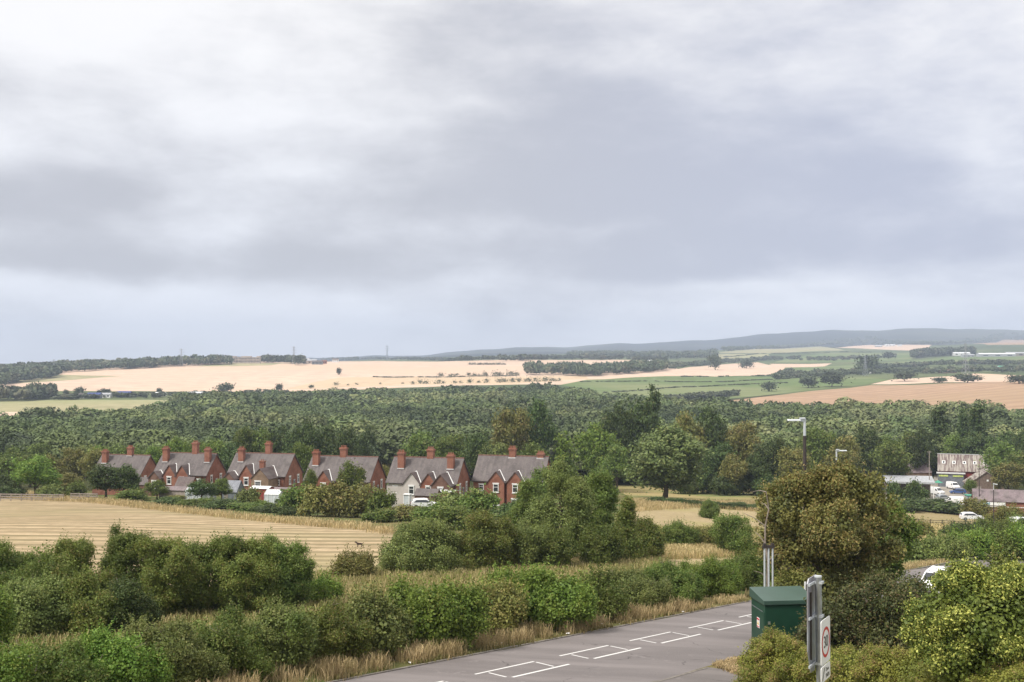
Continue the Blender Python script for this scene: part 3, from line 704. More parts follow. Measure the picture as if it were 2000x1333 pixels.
mb = MB(); mb.box(-4.7, -4.06, 2.0, 3.3, .1, 4.6); mb.build('rendered_wall', 'render', h5)
house(1003, 211, TH, 'rightmost brick house in the row, half hidden by a tall leafy tree', L=12.6, chims=[(-.2, .1, 10.1), (5.0, .1, 9.3)], wings=[dict(x=-1.9, w=3.0, p=.9, r=6.2), dict(x=1.6, w=3.0, p=.9, r=6.2)])
# the small chimney on house three's wing
mb = MB(); c3 = on(513, 232.5); mb.box(0, 0, 6.2, .95, .8, 2.6); mb.box(0, 0, 7.55, 1.15, 1., .2); mb.tube((-.2, 0, 7.6), (-.2, 0, 7.95), .11, n=8); mb.tube((.2, 0, 7.6), (.2, 0, 7.95), .11, n=8)
h3 = [o for o in C.objects if o.get('label', '').startswith('red brick house whose lower')][0]
ch = mb.build('chimney', 'brick', h3); ch.location = (2.2, -5.6, .0)

def shed(name, px, D, w, d, h, rise, wall, roofm, label, cat='shed', rz=TH, group='garden sheds and outbuildings', win=None, dz=0., door=True):
    p = on(px, D); p.z += dz; r = empty(name, p, rz, label, cat, group)
    mb = MB(); mb.extrude_x([(-d / 2, -.6), (d / 2, -.6), (d / 2, h), (0, h + rise), (-d / 2, h)], -w / 2, w / 2); mb.build('wall', wall, r)
    rf = MB(); sl = rise / (d / 2)
    for s in (-1, 1): slab(rf, (-w / 2 - .12, s * (d / 2 + .15), h - .15 * sl), (w / 2 + .12, s * (d / 2 + .15), h - .15 * sl), (w / 2 + .12, 0, h + rise), (-w / 2 - .12, 0, h + rise), .08)
    rf.build('roof', roofm, r)
    if win: window(r, 'front', win[0], -d / 2, win[1], win[2], win[3])
    if door: MB().box(-w / 2 + .8, -d / 2 - .03, .95, .8, .05, 1.9).build('door', 'wood_grey', r)
    return r
def greenhouse(px, D, w, d, h, label, dz=0.):
    p = on(px, D); p.z += dz; r = empty('greenhouse', p, TH, label, 'greenhouse', 'garden sheds and outbuildings'); fr = MB()
    for i in range(5):
        x = -w / 2 + w * i / 4
        for s in (-1, 1): fr.tube((x, s * d / 2, 0), (x, s * d / 2, h * .68), .045, n=5); fr.tube((x, s * d / 2, h * .68), (x, 0, h), .045, n=5)
    for s in (-1, 1): fr.tube((-w / 2, s * d / 2, h * .68), (w / 2, s * d / 2, h * .68), .05, n=5)
    fr.tube((-w / 2, 0, h), (w / 2, 0, h), .05, n=5); fr.build('frame', 'white_paint', r)
    g = MB(); g.extrude_x([(-d / 2 + .04, 0), (d / 2 - .04, 0), (d / 2 - .04, h * .67), (0, h - .04), (-d / 2 + .04, h * .67)], -w / 2 + .03, w / 2 - .03); g.build('glazing', 'shed_glass', r)
plain('slate_blue', (.20, .21, .24), .6, .3)
plain('shed_glass', (.55, .60, .62), .2, .6, var=.15, sc=1.)
shed('outbuilding', 282, 246, 4.6, 3.4, 2.4, 1.3, 'brick_dark', 'slate', 'small brick outbuilding with grey roof right of the dark tree')
shed('outbuilding', 366, 233, 3.4, 3., 2.3, 1.6, 'brick', 'slate_brown', 'small pitched brick outbuilding below the second house')
shed('garden_shed', 402, 222, 3.4, 2.2, 1.8, .5, 'shed_grey', 'roof_white', 'low pale shed with a white roof below the second house')
shed('garden_shed', 345, 224, 5.5, 3., 1.8, .55, 'wood_grey', 'tile_purple', 'low grey garden shed with sagging felt roof below the second house')
shed('outbuilding', 457, 225, 3.0, 3.2, 1.6, 1.9, 'grey_door', 'slate_blue', 'grey steep-roofed outbuilding beside the bushy garden palm')
shed('garden_shed', 513, 216, 3.6, 2.4, 2.3, .3, 'red_sheet', 'white_paint', 'dark red shed with white flat roof edge below the third house', dz=.3)
shed('outbuilding', 546, 219, 5.6, 2.6, 2.1, .2, 'brick', 'tile_purple', 'long low brick outbuilding with flat roof below the third house', dz=.3)
greenhouse(537, 205, 2.8, 2.2, 2.4, 'small aluminium greenhouse below the third house', dz=.5)
greenhouse(384, 217, 3.2, 2.2, 2.3, 'white framed greenhouse below the second house', dz=.3)
shed('outbuilding', 836, 190, 3.6, 2.6, 2.3, .9, 'brick_dark', 'slate', 'brick outbuilding with lean grey roof below the rendered gable', dz=.6)
shed('outbuilding', 862, 196, 5.2, 2.4, 2.6, .2, 'brick', 'lead', 'flat roofed brick extension below the dark front gable', dz=.6)
p = on(796, 182); r = empty('glazed_porch', p, TH, 'small white framed glass porch below the rendered house', 'porch')
mb = MB()
for x in (-.45, .45):
    for y in (-.45, .45): mb.box(x, y, 1.6, .1, .1, 3.2)
mb.box(0, 0, 3.25, 1.1, 1.1, .1); mb.box(0, 0, 1.4, 1.0, 1.0, .07); mb.build('frame', 'white_paint', r); MB().box(0, 0, 1.6, .86, .86, 3.1).build('pane', 'shed_glass', r)

# ================================================================== VEHICLES
def car(px, D, rz, m, label, kind='hatch', py=None, dz=0., group='parked vehicles', L=None, loc=None):
    p = loc if loc is not None else on(px, D); p = Vector(p); p.z += dz
    van = kind == 'van'
    root = empty('parked_van' if van else 'parked_car', p, rz, label, 'van' if van else 'car', group)
    if van:
        L = L or 5.0; Wd = 1.9; Hh = 2.05
        low = [(-L / 2, .35), (L / 2 - .1, .35), (L / 2, .6), (L / 2 - .05, .95), (L / 2 - .85, 1.2), (-L / 2, 1.2)]
        up = [(-L / 2, 1.2), (L / 2 - .85, 1.2), (L / 2 - 1.65, Hh - .08), (L / 2 - 2.0, Hh), (-L / 2 + .1, Hh), (-L / 2, Hh - .12)]
    else:
        L = L or 4.2; Wd = 1.75; Hh = 1.48
        low = [(-L / 2 + .05, .3), (L / 2 - .1, .3), (L / 2, .5), (L / 2 - .08, .76), (L / 2 - 1.0, .93), (-L / 2 + .1, .98), (-L / 2, .7)]
        up = [(-L / 2 + .1, .98), (L / 2 - 1.0, .93), (L / 2 - 1.75, Hh - .06), (L / 2 - 2.2, Hh), (-L / 2 + .75, Hh - .03), (-L / 2 + .35, Hh - .15)]
    mb = MB(); mb.extrude(low, -Wd / 2, Wd / 2); k = len(mb.v)
    ins = .13
    n = len(up); zb = up[0][1]; zt = Hh
    vs = [(x, -(Wd / 2 - ins * max(0, (z - zb) / (zt - zb)) - .002), z) for x, z in up] + [(x, (Wd / 2 - ins * max(0, (z - zb) / (zt - zb)) - .002), z) for x, z in up]
    mb.add(vs, [tuple(range(n)), tuple(range(n, 2 * n))[::-1]] + [((i + 1) % n, i, n + i, n + (i + 1) % n) for i in range(n)])
    mb.build('body', m, root, bevel=.05)
    # glass
    def gpoly(a0, a1, z0, z1):
        for s in (-1, 1):
            yy = lambda z: s * (Wd / 2 - ins * (z - zb) / (zt - zb) + .012)
            vs = [(a0[0], yy(z0), z0), (a0[1], yy(z0), z0), (a1[1], yy(z1), z1), (a1[0], yy(z1), z1)]
            g = MB(); g.add(vs, [(0, 1, 2, 3) if s < 0 else (3, 2, 1, 0)]); g.build('side_window', 'glass', root)
    if van: gpoly((L / 2 - 1.9, L / 2 - 1.05), (L / 2 - 1.9, L / 2 - 1.65), 1.27, Hh - .3)
    else: gpoly((-L / 2 + .45, L / 2 - 1.25), (-L / 2 + .85, L / 2 - 1.85), 1.0, Hh - .14)
    f0, f1 = up[1], up[2]; nx = (f1[1] - f0[1]); nz = -(f1[0] - f0[0]); q = math.hypot(nx, nz); nx, nz = nx / q * .02, nz / q * .02
    a = .1; b = .88
    pa = (f0[0] + (f1[0] - f0[0]) * a + nx, f0[1] + (f1[1] - f0[1]) * a + nz); pb = (f0[0] + (f1[0] - f0[0]) * b + nx, f0[1] + (f1[1] - f0[1]) * b + nz)
    hw = Wd / 2 - .12; g = MB(); g.add([(pa[0], -hw, pa[1]), (pa[0], hw, pa[1]), (pb[0], hw - .1, pb[1]), (pb[0], -hw + .1, pb[1])], [(0, 1, 2, 3)])
    g.build('windscreen', 'glass', root); g = MB()
    r0, r1 = (up[0], up[-1])
    g.add([(r0[0] + (r1[0] - r0[0]) * .2 - .03, hw, r0[1] + (r1[1] - r0[1]) * .2), (r0[0] + (r1[0] - r0[0]) * .2 - .03, -hw, r0[1] + (r1[1] - r0[1]) * .2), (r1[0] - .03, -hw + .12, r1[1] - .03), (r1[0] - .03, hw - .12, r1[1] - .03)], [(0, 1, 2, 3)])
    g.build('rear_window', 'glass', root)
    for sx in (L / 2 - .85, -L / 2 + .8):
        for s in (-1, 1):
            w = MB(); w.tube((sx, s * (Wd / 2 - .2), .32), (sx, s * (Wd / 2 + .012), .32), .32, n=18); wo_ = w.build('wheel', 'black_rubber', root)
            h = MB(); h.tube((sx, s * (Wd / 2), .32), (sx, s * (Wd / 2 + .03), .32), .2, n=12); h.build('rim', 'steel', wo_)
    for s in (-1, 1):
        MB().box(L / 2 - .04, s * (Wd / 2 - .28), .68, .1, .34, .14).build('headlight', 'shed_glass', root); MB().box(-L / 2 + .03, s * (Wd / 2 - .14), .8, .08, .2, .26).build('tail_light', 'red_sheet', root)
    return root
V_ = 'vehicles in the yard and along the lane'
car(1850, 0, 0, 'car_white', 'white car passing behind the yellow leaved bush', loc=roadpt(49, 3.6), group=None).rotation_euler = (R(0), R(4.8), math.atan2(RD[1], RD[0]) + math.pi)
car(1896, 222, R(-8), 'car_white', 'white estate car behind the dark hedge at the paddock corner', dz=.8, group=V_)
car(1860, 296, R(165), 'car_white', 'white van with a long side window at the yard edge, left of two', 'van', group=V_, dz=.2)
car(1886, 290, R(-12), 'car_white', 'white car parked at the yard edge against the red brick wall', group=V_, L=4.7, dz=.3)
car(1860, 350, R(-82), 'car_white', 'white van facing out in front of the grey workshop doors', 'van', group=V_)
car(1869, 335, R(170), 'car_blue', 'blue hatchback parked in front of the white van', group=V_, L=4.4)
car(1826, 330, R(-60), 'car_white', 'white van by the end of the open fronted shed', 'van', group=V_)
car(1841, 312, R(15), 'car_silver', 'silver car in the yard behind the white van', group=V_)
car(1768, 322, R(8), 'car_blue', 'dark blue car under the open fronted shed', group=V_)
car(830, 176, R(5), 'car_white', 'white car parked in the garden below the rendered house', group=V_, dz=1.3)
car(1506, 318, R(5), 'car_white', 'white car glimpsed between dark trees right of the round tree', group=V_, dz=6)
car(1992, 190, R(25), 'car_white', 'white car at the right edge behind the olive bush', group=V_, dz=1.6)

# ================================================================== YARD BUILDINGS (right)
p = on(1882, 362); r = empty('workshop', p, R(-20), 'brick workshop with rust stained grey roof and five small roof windows', 'workshop')
LW = 15.0; mb = MB(); gable_wall(mb, -LW / 2, LW / 2, -4.5, 4.5, 5.2, 9.6); mb.build('wall', 'red_sheet', r)
rf = MB()
for s in (-1, 1): slab(rf, (-LW / 2 - .2, s * 4.9, 4.8), (LW / 2 + .2, s * 4.9, 4.8), (LW / 2 + .2, 0, 9.6), (-LW / 2 - .2, 0, 9.6), .12)
ro = rf.build('roof', 'rusty_sheet', r)
MB().box(0, 0, 9.75, LW + .5, .4, .16).build('ridge_cap', 'lead', ro)
for i in range(5):
    x = -5.9 + i * 2.95; q = MB(); Mx = Matrix.Translation((x, -2.45, 7.33)) @ Matrix.Rotation(math.atan2(4.8, 4.9), 4, 'X')
    for s in (-1, 1): q.box(s * .36, 0, .05, .2, 1.15, .22, M=Mx); q.box(0, s * .48, .05, .52, .18, .22, M=Mx)
    o = q.build('roof_window', 'white_paint', ro); g = MB(); g.box(0, 0, .03, .5, .76, .1, M=Mx); g.build('pane', 'glass', o)
q = MB(); q.box(-3.9, -6.2, 2.1, 7.4, 3.0, 4.2); q.build('front_bay', 'grey_door', r)
MB().box(-3.9, -6.2, 4.42, 8.2, 3.6, .22).build('canopy', 'lead', r)
for x in (-5.8, -2.0):
    q = MB(); q.box(x, -7.75, 1.6, 3.2, .1, 3.2)
    for i in range(6): q.box(x - 1.3 + i * .52, -7.83, 1.6, .05, .06, 3.1)
    d_ = q.build('door', 'grey_door', r); MB().box(x + 1.2, -7.88, 1.4, .12, .06, .3).build('handle', 'steel', d_)
for x, w in ((-6.0, 2.6), (-1.9, 2.9)): MB().box(x, -7.76, 3.72, w, .08, .5).build('sign_board', 'lime_sign', r)
MB().box(4.2, -4.56, 4.35, 2.6, .08, .45).build('sign_board', 'plate_yellow', r)
MB().box(-3.9, -7.9, 1.9, .5, .06, .4).build('notice', 'plate_white', r)
p = on(1922, 338); r = empty('barn', p, R(-14), 'brown gable-fronted barn right of the workshop', 'barn')
mb = MB(); mb.extrude([(-5, -.6), (4.6, -.6), (4.6, 3.4), (0, 6.6), (-5, 3.1)], -4, 5); mb.build('wall', 'cladding_brown', r)
rf = MB(); slab(rf, (-5.4, -4.3, 2.85), (-5.4, 5.2, 2.85), (0, 5.2, 6.6), (0, -4.3, 6.6)); slab(rf, (5, -4.3, 3.1), (5, 5.2, 3.1), (0, 5.2, 6.6), (0, -4.3, 6.6)); rf.build('roof', 'rusty_sheet', r)
MB().box(.2, -4.08, 4.2, .5, .08, .5).build('vent', 'white_paint', r); MB().box(-2.6, -4.06, 1.2, 2.2, .07, 2.6).build('door', 'wood_grey', r)
p = on(1773, 318); r = empty('open_shed', p, R(-14), 'open fronted shed with a long flat grey roof left of the yard', 'shed')
mb = MB(); mb.box(0, 3.9, 1.6, 12, .2, 4.2); mb.box(-5.9, 0, 1.6, .2, 7.6, 4.2); mb.build('wall', 'cladding_brown', r)
rf = MB(); slab(rf, (-6.4, -4.4, 4.3), (6.4, -4.4, 4.3), (6.4, 4.3, 5.2), (-6.4, 4.3, 5.2), .12); rf.box(0, -4.45, 4.2, 12.9, .12, .5); rf.build('roof', 'shed_grey', r)
for i in range(5):
    q = MB(); q.box(-6 + i * 3, -4.1, 2., .18, .18, 4.4); q.build('post', 'white_paint' if i == 4 else 'wood_grey', r)
for px, D, w, d, lb, m in [(1791, 372, 7, 5, 'small purple roofed shed behind the open fronted shed', 'tile_purple'), (1694, 395, 7, 5, 'grey roofed shed among the trees left of the yard', 'slate')]:
    shed('outbuilding', px, D, w, d, 3.4, 2.6, 'brick_brown', m, lb, rz=R(3), group='yard sheds', door=True)
p = on(1972, 286); r = empty('low_building', p, R(-18), 'long low building with purple grey roof and a pale sign board, behind the brick wall', 'building')
LB = 17; mb = MB(); gable_wall(mb, -LB / 2, LB / 2, -3.4, 3.4, 3.0, 5.4); mb.build('wall', 'brick_wall', r); rf = MB()
for s in (-1, 1): slab(rf, (-LB / 2 - .2, s * 3.7, 2.8), (LB / 2 + .2, s * 3.7, 2.8), (LB / 2 + .2, 0, 5.4), (-LB / 2 - .2, 0, 5.4), .12)
rf.build('roof', 'tile_purple', r); sb = MB().box(-4.6, -3.78, 2.35, 6.4, .08, .75).build('sign_board', 'plate_white', r)
MB().box(-6.2, -3.84, 2.35, 2.6, .05, .5).build('sign_panel', 'sign_blue', sb); MB().box(0, -3.8, 1.7, LB, .08, .14).build('fascia', 'white_paint', r)
p = on(1903, 296); r = empty('green_container', p, R(-6), 'small pale green hut with blue door left of the low building', 'hut')
MB().box(0, 0, 1.4, 4.4, 2.6, 2.9).build('wall', 'shed_grey', r); MB().box(0, 0, 2.95, 4.7, 2.9, .14).build('roof', 'tarp_green', r); MB().box(1.2, -1.34, 1.1, .9, .06, 2.1).build('door', 'sign_blue', r)
for i in range(6): MB().box(-2 + i * .55, -1.36, 1.4, .12, .08, 2.8).build('panel_rib', 'green_paint', r)
p = on(1960, 262); r = empty('brick_wall', p, R(-14), 'low red brick boundary wall in front of the low building', 'wall')
q = MB(); q.box(2, 0, .8, 19, .3, 2.6); 
for i in range(6): q.box(-7 + i * 3.5, -.22, .85, .5, .14, 2.7)
q.build('wall', 'brick_wall', r); MB().box(2, 0, 2.16, 19.2, .42, .12).build('coping', 'ridge_tile', r)
def umbrella(px, D):
    p = on(px, D); r = empty('parasol', p, 0, 'folded out green parasol left of the grey workshop doors', 'parasol')
    q = MB(); n = 8; q.add([(0, 0, 2.8)] + [(1.4 * math.cos(i * .785), 1.4 * math.sin(i * .785), 2.1) for i in range(8)] + [(0, 0, 2.72)], [(0, i + 1, (i + 1) % 8 + 1) for i in range(8)]); q.build('canopy', 'tarp_green', r)
    q = MB(); q.tube((0, 0, 0), (0, 0, 2.75), .04); q.build('pole', 'wood_grey', r)
umbrella(1831, 345)
# warehouse roof glimpsed in the wood
for px, D, w, h, lb in [(1524, 520, 7, 8.0, 'white flat roof showing above the trees below the near street lamp')]:
    r = shed('pale_building', px, D, w, 6, h, 1.0, 'roof_white', 'roof_white', lb, 'building', rz=0, group=None)

# ================================================================== POLES, LAMPS, FENCES
def street_lamp(px, D, ytop, label, arm=-1., al=.75, r0=.10):
    p = on(px, D); h = zat(ytop, D) - p.z; r = empty('street_lamp', p, 0, label, 'street lamp', 'street lamps')
    q = MB(); q.path([(0, 0, -.3), (0, 0, h * .5), (0, 0, h - .9)], [r0 * 1.15, r0, r0 * .9], 12); q.build('post', 'dark_post', r)
    q = MB(); q.tube((0, 0, h - .9), (0, 0, h - .08), r0 * .8, r0 * .7); q.box(arm * .1, 0, h - .04, .34, .16, .12); q.build('bracket', 'lamp_grey', r)
    q = MB(); q.box(arm * (.22 + al / 2), 0, h - .02 , al, .30, .085, ty=.6); q.box(arm * .12, 0, h + .06, .3, .26, .1); hd = q.build('lamp_head', 'lamp_grey', r, bevel=.02)
    MB().box(arm * (.3 + al / 2), 0, h - .075, al * .6, .2, .03).build('lens', 'shed_glass', hd)
street_lamp(1571, 66, 820, 'tall dark street lamp rising behind the brown tree, nearer of two'); street_lamp(1633, 112, 880, 'smaller street lamp behind the brown tree, its arm pointing right', 1.)
street_lamp(1939, 190, 946, 'thin street lamp before the red brick wall', 1., .4, .07)
def pole(px, D, ytop, label, r0=.13, m='wood_grey'):
    p = on(px, D); h = zat(ytop, D) - p.z; r = empty('utility_pole', p, 0, label, 'pole', 'utility poles')
    q = MB(); q.tube((0, 0, -.3), (0, 0, h), r0, r0 * .75); q.build('pole', m, r); q = MB(); q.box(0, 0, h - .35, 1.0, .1, .1); q.box(-.4, 0, h - .2, .08, .08, .2); q.box(.4, 0, h - .2, .08, .08, .2); q.build('crossarm', m, r)
pole(1814, 316, 881, 'pale wooden utility pole beside the open fronted shed'); pole(1911, 286, 914, 'dark pole before the brown gable', .11, 'dark_post')
p = on(1850, 205); r = empty('rail_fence', p, R(-4), 'dark post and rail fence along the near edge of the paddock', 'fence')
for i in range(11):
    x = -9 + i * 2.; MB().box(x, 0, Hs(p.x + x, p.y) - p.z + .75, .12, .12, 1.7).build('post', 'dark_post', r)
for zz in (.65, 1.1, 1.45):
    q = MB(); q.path([(-9 + i * 2., -.08, Hs(p.x - 9 + i * 2., p.y) - p.z + zz) for i in range(11)], [.045] * 11, 5); q.build('rail', 'dark_post', r)
p = on(20, 226); r = empty('garden_fence', p, R(-6), 'low grey board fence at the far edge of the stubble field', 'fence')
for i in range(9): MB().box(-6 + i * 2.1, 0, .6, .12, .12, 1.6).build('post', 'wood_grey', r)
for k in range(3): MB().box(2.4, -.09, .45 + k * .42, 17, .05, .2).build('board', 'wood_grey', r)
p = on(166, 222); r = empty('garden_fence', p, R(-6), 'pale board fence left of the dark tree before the first house', 'fence')
for i in range(4): MB().box(-2.6 + i * 1.7, 0, .6, .12, .12, 1.6).build('post', 'wood_grey', r)
for k in range(3): MB().box(0, -.09, .45 + k * .42, 5.4, .05, .2).build('board', 'wood_grey', r)

# ------------------------------------------------------------------ substation cabinet
D = 50.; pc = on(1527, D); top = zat(1166, D - .3); zb = pc.z - .1; Hc = top - zb
r = empty('substation_cabinet', (pc.x, pc.y, zb), R(7), 'large green metal electricity cabinet with a sloped lid beside the road', 'electricity cabinet')
cw, cd = 2.15, 1.75
MB().box(0, 0, (Hc - .22) / 2, cw, cd, Hc - .22).build('cabinet_body', 'cabinet_green', r, bevel=.012)
q = MB(); q.extrude_x([(-cd / 2 - .07, Hc - .2), (cd / 2 + .07, Hc - .2), (cd / 2 + .07, Hc + .20), (-cd / 2 - .07, Hc - .02)], -cw / 2 - .07, cw / 2 + .07); ld = q.build('lid', 'cabinet_lid', r, bevel=.015)
q = MB(); q.box(-cw / 2 - .012, -.1, Hc / 2 - .16, .02, cd - .34, Hc - .75); dr = q.build('door', 'cabinet_green', r, bevel=.006); q = MB(); q.box(-cw / 2 - .05, -.62, Hc * .55, .06, .07, .16); q.build('handle', 'steel', dr)
q = MB()
for i in range(14): q.box(-cw / 2 - .03, -.62 + i * .1, Hc - .52, .02, .06, .03)
q.build('vent_slot', 'steel', r)
SZ = zat(1219, 49.5) - zb
q = MB(); q.box(-cw / 2 - .034, -.12, SZ, .012, .32, .42); sg = q.build('warning_sign', 'plate_white', r)
q = MB(); q.box(-cw / 2 - .044, -.12, SZ + .15, .01, .27, .07); q.box(-cw / 2 - .044, -.12, SZ - .16, .01, .27, .04); q.build('red_band', 'plate_red', sg)
q = MB(); q.add([(-cw / 2 - .046, -.23, SZ - .08), (-cw / 2 - .046, -.01, SZ - .08), (-cw / 2 - .046, -.12, SZ + .1)], [(0, 2, 1)]); q.build('warning_triangle', 'plate_yellow', sg)
q = MB(); q.box(cw * .32, -cd / 2 - .03, Hc * .34, .09, .05, .2); q.build('latch', 'steel', r); q = MB(); q.box(-cw * .42, -cd / 2 - .012, Hc * .72, .1, .02, .12); q.build('label_plate', 'steel', r)
# pipes beside the cabinet
p = on(1500, 56); r = empty('pipe_stand', p, R(8), 'three upright grey pipes clamped together at the top behind the green cabinet', 'pipes')
zt = zat(1066, 56) - p.z
for i in range(3): q = MB(); q.tube((-.2 + i * .2, 0, -.2), (-.2 + i * .2, 0, zt), .045, n=10); q.build('pipe', 'lamp_grey', r)
q = MB(); q.box(0, 0, zt - .05, .58, .12, .14); q.box(-.2, 0, zt + .06, .13, .13, .1); q.box(.2, 0, zt + .06, .13, .13, .1); q.build('clamp', 'dark_post', r)
p = on(1571, 52); r = empty('meter_post', p, 0, 'short post with a small dark meter behind the green cabinet', 'meter post'); zt = zat(1137, 52) - p.z
q = MB(); q.box(0, 0, zt / 2, .07, .07, zt); q.build('post', 'white_paint', r); q = MB(); q.box(.09, 0, zt - .32, .14, .14, .42); q.tube((.09, 0, zt - .12), (.09, 0, zt + .03), .07, .04); q.build('meter', 'dark_post', r)
# ------------------------------------------------------------------ road sign
D = 21.5; u = ray(1603, 1250)[0]; ps = Vector((u * D, D, Hs(u * D, D)))
r = empty('road_sign', ps, 0, 'tall road sign seen edge-on with a 30 speed limit plate on the same post', 'road sign')
def zl(py, D_=D): return zat(py, D_) - ps.z
q = MB(); q.tube((0, 0, -.4), (-.045, 0, zl(1128)), .062, .062, 20); q.build('post', 'steel', r, smooth=False); q = MB(); q.tube((-.045, 0, zl(1128)), (-.045, 0, zl(1125)), .068, .068, 20); q.build('post_cap', 'lamp_grey', r)
AN = R(60.5); dx, dy = math.cos(AN), math.sin(AN); nx, ny = dy, -dx
def frame(off, zc, along=0.): return Matrix.Translation((nx * off + dx * along - .02, ny * off + dy * along, zc)) @ Matrix.Rotation(AN, 4, 'Z')
def plate(name, M, poly, th, m, parent):
    q = MB(); q.extrude(poly, -th / 2, th / 2, M); return q.build(name, m, parent)
def rrect(w, z0, z1, rr, n=5):
    P = []
    for cx, cz, a0 in ((w / 2 - rr, z0 + rr, -90), (w / 2 - rr, z1 - rr, 0), (-w / 2 + rr, z1 - rr, 90), (-w / 2 + rr, z0 + rr, 180)):
        for i in range(n + 1): a = R(a0 + 90 * i / n); P.append((cx + rr * math.cos(a), cz + rr * math.sin(a)))
    return P
zt, zbm = zl(1127), zl(1312)
Mb = frame(-.12, 0, -.04); wS = .66
tp = rrect(wS, zbm, zt, .07)
tp = [(-.12, zbm), (.12, zbm), (wS / 2, zbm + .42), (wS / 2, zt - .08), (wS / 2 - .08, zt), (-wS / 2 + .08, zt), (-wS / 2, zt - .08), (-wS / 2, zbm + .42)]
bp = plate('sign_panel', Mb, tp, .02, 'panel_back', r)
MB().box(0, 0, (zt + zbm) / 2,   .02, .03, (zt - zbm) - .5, M=Mb @ Matrix.Translation((-.2, -.03, 0))).build('stiffener', 'dark_post', bp)
for zz in (zt - .10, zl(1203), zl(1296)):
    q = MB(); q.box(0, 0, 0, wS, .03, .045, M=frame(-.085, zz, -.06)); q.box(0, 0, 0, .135, .135, .045, M=frame(0., zz)); q.build('bracket', 'pale_steel', r)
z0, z1 = zl(1294), zl(1207)
Mp = frame(.105, 0)
pl = plate('speed_plate', Mp, rrect(.62, z0, z1, .05), .012, 'plate_white', r)
def ring(name, M, r1, r0, zc, off, m, parent, n=48, th=.004):
    q = MB(); vs = []
    for i in range(n):
        a = 2 * math.pi * i / n
        for rr in (r0, r1): vs.append((rr * math.cos(a), off, zc + rr * math.sin(a)))
    q.add(vs, [(2 * i, 2 * i + 1, 2 * ((i + 1) % n) + 1, 2 * ((i + 1) % n)) for i in range(n)], M); return q.build(name, m, parent)
zc_ = (z0 + z1) / 2
edge = rrect(.60, z0 + .01, z1 - .01, .045)
ring('red_ring', Mp, .275, .222, zc_ - .02, -.0095, 'plate_red', pl)
def text(s, size, M, m, parent, name='lettering'):
    cu = bpy.data.curves.new(name, 'FONT'); cu.body = s; cu.size = size; cu.align_x = 'CENTER'; cu.align_y = 'CENTER'; cu.extrude = .001; cu.offset = 0; cu.materials.append(MATS[m])
    t_ = bpy.data.objects.new(name, cu); me = bpy.data.meshes.new_from_object(t_); o = bpy.data.objects.new(name, me); C.objects.link(o); o.parent = parent; o.matrix_local = M; bpy.data.objects.remove(t_); return o
RX = Matrix.Rotation(math.pi / 2, 4, 'X')
text('30', .30, Mp @ Matrix.Translation((0, -.011, zc_ - .02)) @ RX, 'plate_black', pl)
z2, z3 = zl(1327), zl(1297)
p2 = plate('zone_plate', Mp, rrect(.62, z2, z3, .04), .012, 'plate_white', r)
text('Zone', .095, Mp @ Matrix.Translation((.09, -.011, z2 + (z3 - z2) * .68)) @ RX, 'plate_black', p2); text('ENDS', .10, Mp @ Matrix.Translation((.11, -.011, z2 + (z3 - z2) * .27)) @ RX, 'plate_black', p2)
q = MB()
for k in range(3):
    o_ = k * .028; q.add([(-.27 + o_, -.0095, z2 + .03), (-.258 + o_, -.0095, z2 + .03), (-.10 + o_, -.0095, z3 - .03), (-.112 + o_, -.0095, z3 - .03)], [(0, 1, 2, 3)], Mp)
q.build('diagonal_bar', 'plate_black', p2)
# horse or dog in the stubble field: a dark dog standing
p = at(702, 1069); r = MB()
q = MB(); q.path([(-.42, 0, .52), (-.2, 0, .55), (.1, 0, .54), (.34, 0, .58), (.5, 0, .74), (.66, 0, .80), (.82, 0, .76)], [.12, .15, .17, .17, .11, .11, .05], 10)
for x, y in ((-.36, .1), (-.36, -.1), (.3, .1), (.3, -.1)):
    q.path([(x, y, .5), (x - .04, y, .28), (x + .02, y, .0)], [.075, .045, .035], 6)
q.path([(-.42, 0, .56), (-.62, 0, .66), (-.74, 0, .84)], [.05, .035, .02], 6); q.path([(.6, .07, .86), (.58, .09, .95)], [.035, .01], 5); q.path([(.6, -.07, .86), (.58, -.09, .95)], [.035, .01], 5)
tag(q.build('dog', 'horse_brown', None, p, rz=R(170), smooth=True), 'small dark brown dog standing alone in the stubble field', 'dog').scale = (.6, .6, .6)
# ================================================================== TREES AND BUSHES
rng = np.random.default_rng(11)
def nrng(s): return np.random.default_rng(s)
# shared crowns for trees beyond about 150 m
LIB = {}
def lib(key, kind, m, n, h0, w0, nspray=1100, leaf=.42, nl=5, seed=0, nlump=34):
    out = []
    for i in range(n):
        g = nrng(seed * 10 + i); B = crown_blobs(g, kind, h0, w0)
        me, L = foliage_mesh('crown', g, B, m, nlump, nspray, leaf, nl, leaf * .9, zmin=h0 * .05, core=.3, flat=.6, w=.7)
        out.append((me, trunk_mesh('trunk', g, B, h0, h0 * .028, nb=7)))
    LIB[key] = (out, h0, w0)
lib('mid', 'round', 'leaf_mid', 4, 12, 10, seed=1); lib('dark', 'round', 'leaf_dark', 4, 12, 10, seed=2); lib('olive', 'round', 'leaf_olive', 3, 12, 10, seed=3)
lib('grey', 'round', 'leaf_grey', 3, 12, 10, seed=4); lib('bright', 'round', 'leaf_bright', 3, 12, 10, seed=5); lib('poplar', 'poplar', 'leaf_dark', 2, 16, 4, seed=6, nlump=40)
lib('low', 'lowround', 'leaf_sage', 1, 12, 10, nspray=3600, leaf=.36, seed=15, nlump=70); lib('cone', 'cone', 'leaf_bright', 1, 12, 6, seed=7); lib('bush', 'bush', 'leaf_mid', 3, 4, 5, 700, .30, seed=8); lib('bushdark', 'bush', 'leaf_dark', 3, 4, 5, 700, .30, seed=9)
